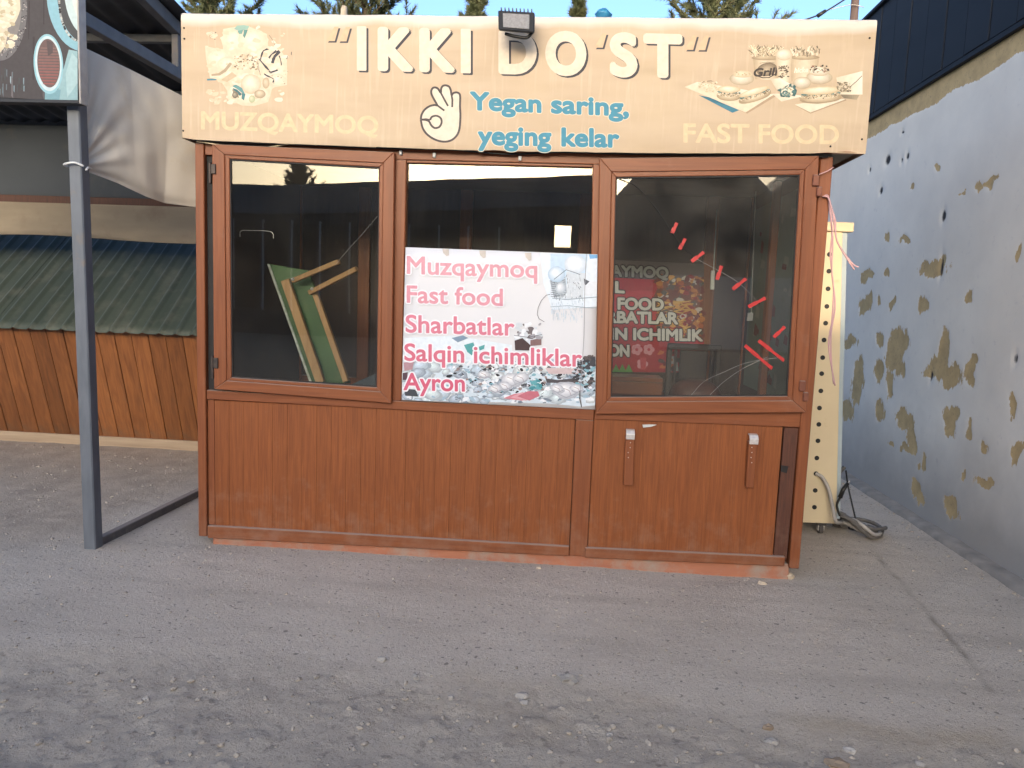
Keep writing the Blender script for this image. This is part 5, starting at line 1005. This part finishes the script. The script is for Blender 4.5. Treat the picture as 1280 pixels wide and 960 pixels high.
def scatter(n, x0, x1, y0, y1, r0, r1, keep):
    for _ in range(n):
        x, y_ = random.uniform(x0, x1), random.uniform(y0, y1); i = min(np.searchsorted(gx, x), nx-1); j = min(np.searchsorted(gy, y_), ny-1)
        if not keep(i, j, x, y_): continue
        r = r0+(r1-r0)*random.random()**3; V, Fc = bv_[random.randrange(6)]; a = random.uniform(0, 6.28); c_, s_ = math.cos(a), math.sin(a); n0 = len(vs_)
        vs_.extend([(x+r*(c_*p[0]-s_*p[1]), y_+r*(s_*p[0]+c_*p[1]), ZZ[j, i]+r*(p[2]+.15)) for p in V]); fs_.extend([tuple(q+n0 for q in f) for f in Fc])
scatter(4200, -1.2, 5.2, -2.7, -.9, .003, .016, lambda i, j, x, y_: pad[j, i] < .35)
scatter(1800, -1.2, 4.7, -1.35, 0, .002, .010, lambda i, j, x, y_: pad[j, i] > .5)
scatter(900, -4.0, -.45, -.3, 2.4, .003, .014, lambda i, j, x, y_: True)
scatter(220, 3.5, 4.7, -.3, 2.0, .003, .010, lambda i, j, x, y_: True)
scatter(110, 4.55, 4.64, -.6, 3.0, .004, .014, lambda i, j, x, y_: True)
scatter(140, .1, 3.5, -.07, .0, .003, .008, lambda i, j, x, y_: True)
me = bpy.data.meshes.new('gravel'); me.from_pydata(vs_, [], fs_)
gm2 = mat('gravel_stone', (.42, .365, .30), (.29, .255, .215), .95, (45, 45, 45), 3, c3=(.30, .25, .19), s3=25, t3=(.58, .66))
gr = link('gravel', me, gm2); gr['kind'] = 'stuff'; tag(gr, 'loose grey gravel and grit scattered over the ground', 'gravel')

# ================================================================== TREES, POLE, WIRES
def pine(name, label, x, y, h, rw, seed, group, zmin=.18, dens=1.0, par_group=None):
    R = random.Random(seed); t = thing(name, label, 'tree', (x, y, 0), group)
    bm = bmesh.new(); lean = R.uniform(-.15, .15)
    tube_bm(bm, [(x+lean*k*k/36, y, h*k/6) for k in range(7)], .045+h*.012, 8, .02)
    nv, nf = [], []
    def tuft(p, d, L, n):
        for _ in range(n):
            dd = (d+Vector((R.gauss(0, .55), R.gauss(0, .55), R.gauss(.1, .5)))).normalized(); s = dd.cross(Vector((R.gauss(0, 1), R.gauss(0, 1), R.gauss(0, 1)))).normalized()*.0095
            l = L*R.uniform(.6, 1.15); b0 = p+d*R.uniform(-.12, .06); k = len(nv); nv.extend([b0-s, b0+s, b0+dd*l]); nf.append((k, k+1, k+2))
    z = h*zmin
    while z < h*.985:
        fr_ = z/h; prof = min(1, (1-fr_)**.72*1.55); nb_ = max(3, int(6*dens*R.uniform(.8, 1.2)))
        a0 = R.uniform(0, 6.28); px_ = x+lean*(fr_*6)**2/36
        for b_ in range(nb_):
            a = a0+b_/nb_*6.28+R.uniform(-.35, .35); L = rw*prof*R.uniform(.55, 1.12); e = R.uniform(.10, .55)+fr_*.5
            d = Vector((math.cos(a)*math.cos(e), math.sin(a)*math.cos(e), math.sin(e))); o = Vector((px_, y, z)); pts = [o]
            for s in range(5): d = (d+Vector((R.gauss(0, .09), R.gauss(0, .09), .08))).normalized(); pts.append(pts[-1]+d*L/5)
            tube_bm(bm, pts, .012+.018*prof, 5, .004)
            for s in range(1, 6):
                p = pts[s]; n_ = 1 if s < 2 else 3
                if s >= 2 or L < .5: tuft(p, d, .15, 26)
                for _ in range(n_):
                    if s < 2 and R.random() < .6: continue
                    sd = (d+Vector((R.gauss(0, .7), R.gauss(0, .7), R.uniform(0, .5)))).normalized(); q = p+sd*L*R.uniform(.10, .26)
                    tube_bm(bm, [p, q], .006, 3, .003); tuft(q, sd, .15, 40); tuft(p.lerp(q, .55), sd, .13, 24)
        z += R.uniform(.24, .40)
    tuft(Vector((x+lean, y, h)), Vector((0, 0, 1)), .18, 40)
    link('trunk', mesh_of(bm, True), M['bark'], t)
    me = bpy.data.meshes.new('m'); me.from_pydata(nv, [], nf); link('crown', me, M['needles'], t)
    return t
pg_ = 'pine trees standing behind the kiosk'
for nm, lb, px_, Y_, h, rw, sd in (
    ('pine_tree', 'pine tree over the left corner of the banner by the canopy', 268, 11.5, 10.4, 1.55, 1), ('pine_tree', 'broad pine tree behind the pale pipe stub', 452, 12.5, 10.6, 1.75, 2), ('pine_tree', 'slim pine top just left of the flood lamp', 597, 13.5, 9.3, .95, 3),
    ('pine_tree', 'smallest pine tip beside the blue plastic bag', 727, 14.5, 9.05, .75, 4), ('pine_tree', 'widest pine tree above the right half of the banner', 893, 12.0, 10.2, 2.0, 5)):
    p = F(px_, 10, Y_); pine(nm, lb, p[0], Y_, h, rw, sd, pg_, .3)
p = F(1070, 10, 9.0)
up_ = thing('utility_pole', 'thin brown utility pole rising behind the right end of the banner', 'pole', (p[0], 9, 0))
tube('shaft', [(p[0]+.06, 9, -.1), (p[0], 9, 4), (p[0]-.03, 9, 7.6)], .085, M['polewood'], up_, 10, .06)
beam('cross_arm', (p[0]-.6, 8.95, 7.2), (p[0]+.6, 8.95, 7.2), .07, .08, M['polewood'], up_)
for k in (-.5, 0, .5):
    bm = bmesh.new(); bmesh.ops.create_cone(bm, cap_ends=True, segments=8, radius1=.035, radius2=.025, depth=.12, matrix=Matrix.Translation((p[0]+k, 8.95, 7.3))); link('insulator', mesh_of(bm), M['white_plastic'], up_)
wr_ = tag(tube('overhead_wire', smooth_path([F(1000, 27, 8.9), F(1027, 17, 8.9), F(1055, 0, 8.9), F(1068, -9, 8.9)]), .013, M['black'], None, 5), 'dark bundled overhead wire reaching the brown utility pole', 'wire')
tag(tube('overhead_wire', smooth_path([F(1026, 15, 8.9), F(1045, 10, 8.9), F(1065, 6, 8.9), F(1080, 9, 8.9)]), .006, M['cable_grey'], None, 5), 'thin grey wire branching from the bundled overhead wire', 'wire')
spl = tag(tube('wire_splice', [F(1022, 20, 8.88), F(1032, 13.5, 8.88)], .035, M['black'], None, 8, .028), 'black splice sleeve clamped on the overhead wire', 'splice')

# ================================================================== ACROSS THE STREET (seen in the window reflections)
D = 22.0
def refl(u, v, d=D): q = F(u, v, d); return q[0], q[2]
zr = refl(380, 233)[1]; zr2 = refl(620, 224)[1]
sp_ = thing('shop_row', 'long dark single storey shop row across the street with flat roof', 'building', (-2, -D-3, 0))
xl, xr = -34.0, refl(752, 225)[0]
gapL, gapR = refl(693, 277)[0], refl(715, 277)[0]; gz0, gz1 = refl(705, 308)[1], refl(705, 277)[1]
box('wall', xl, gapL, -D-1.2, -D, 0, zr-.02, M['shop'], sp_, 0); box('wall', gapR, xr, -D-1.2, -D, 0, zr-.02, M['shop'], sp_, 0)
box('low_wall', gapL, gapR, -D-1.2, -D, 0, gz0, M['shop'], sp_, 0); box('lintel', gapL, gapR, -D-1.2, -D, gz1, zr-.02, M['shop'], sp_, 0)
xq, xq2 = refl(380, 233)[0], refl(620, 224)[0]; zl_ = zr; zr_ = zr+(zr2-zr)*(xr-xq)/(xq2-xq)
prism('fascia', [(xl, -D, zr-1.0), (xq-1, -D, zr-1.0), (xr, -D, zr_-1.0), (xr, -D, zr_), (xq-1, -D, zr), (xl, -D, zr)], (0, .08, 0), M['shop_roof'], sp_, 0)
for k in range(34):
    x = xl+1+k*1.05
    if x > xr-1.2 or abs(x+.45-(gapL+gapR)/2) < .9: continue
    wn_ = box('shop_window', x, x+.85, -D+.002, -D+.05, .9, zr-1.3, M['shop_glass'], sp_, 0); box('window_frame', x-.06, x, -D+.002, -D+.09, .85, zr-1.2, M['shop_frame'], wn_, 0)
# two gabled stalls to the right
vy = refl(960, 243)[1]; v0 = refl(762, 256)[1]
xa, xb, xc = refl(762, 230)[0], refl(960, 230)[0], refl(1180, 230)[0]
for (x0, x1, zz0, zz1, lb) in ((xa, xb, v0, vy, 'gabled stall across the street next to the flat shop row'), (xb+.02, xc, vy, vy, 'further gabled stall across the street at the far right')):
    t = thing('gabled_stall', lb, 'building', ((x0+x1)/2, -D-3, 0), 'gabled stalls across the street')
    prism('wall', [(x0+.1, -D, 0), (x1-.1, -D, 0), (x1-.1, -D, zz1), ((x0+x1)/2, -D, vy+2.2), (x0+.1, -D, zz0)], (0, -6, 0), M['shop'], t, 0)
    prism('roof_slope', [(x0, -D+.5, zz0), ((x0+x1)/2, -D+.5, vy+2.45), ((x0+x1)/2, -D+.5, vy+2.3), (x0, -D+.5, zz0-.12)], (0, -6.8, 0), M['shop_roof'], t, 0)
    prism('roof_slope', [(x1, -D+.5, zz1), ((x0+x1)/2, -D+.5, vy+2.45), ((x0+x1)/2, -D+.5, vy+2.3), (x1, -D+.5, zz1-.12)], (0, -6.8, 0), M['shop_roof'], t, 0)
    for k in range(3): 
        w = (x1-x0)/3.4; xx = x0+.3+k*w*1.08; d_ = box('shutter', xx, xx+w*.85, -D+.002, -D+.04, .1, 2.6, M['shop_frame'], t, 0)
sp2 = thing('shop_row', 'far end of the dark shop row beyond the gabled stalls', 'building', (22, -D-3, 0)); box('wall', xc+.05, 36, -D-6, -D, 0, 6.4, M['shop'], sp2, 0); box('roof_edge', xc+.05, 36, -D-6.2, -D+.4, 6.402, 6.6, M['shop_roof'], sp2, 0)
q = refl(376, 215, 30); pine('pine_tree', 'pine tree behind the shop row, mirrored in the left window', q[0], -30, refl(376, 203, 30)[1]+.1, 2.0, 9, None, .3)
SC.render.film_transparent = False
SC.cycles.max_bounces = 8; SC.cycles.transparent_max_bounces = 12
SC.cycles.use_denoising = True
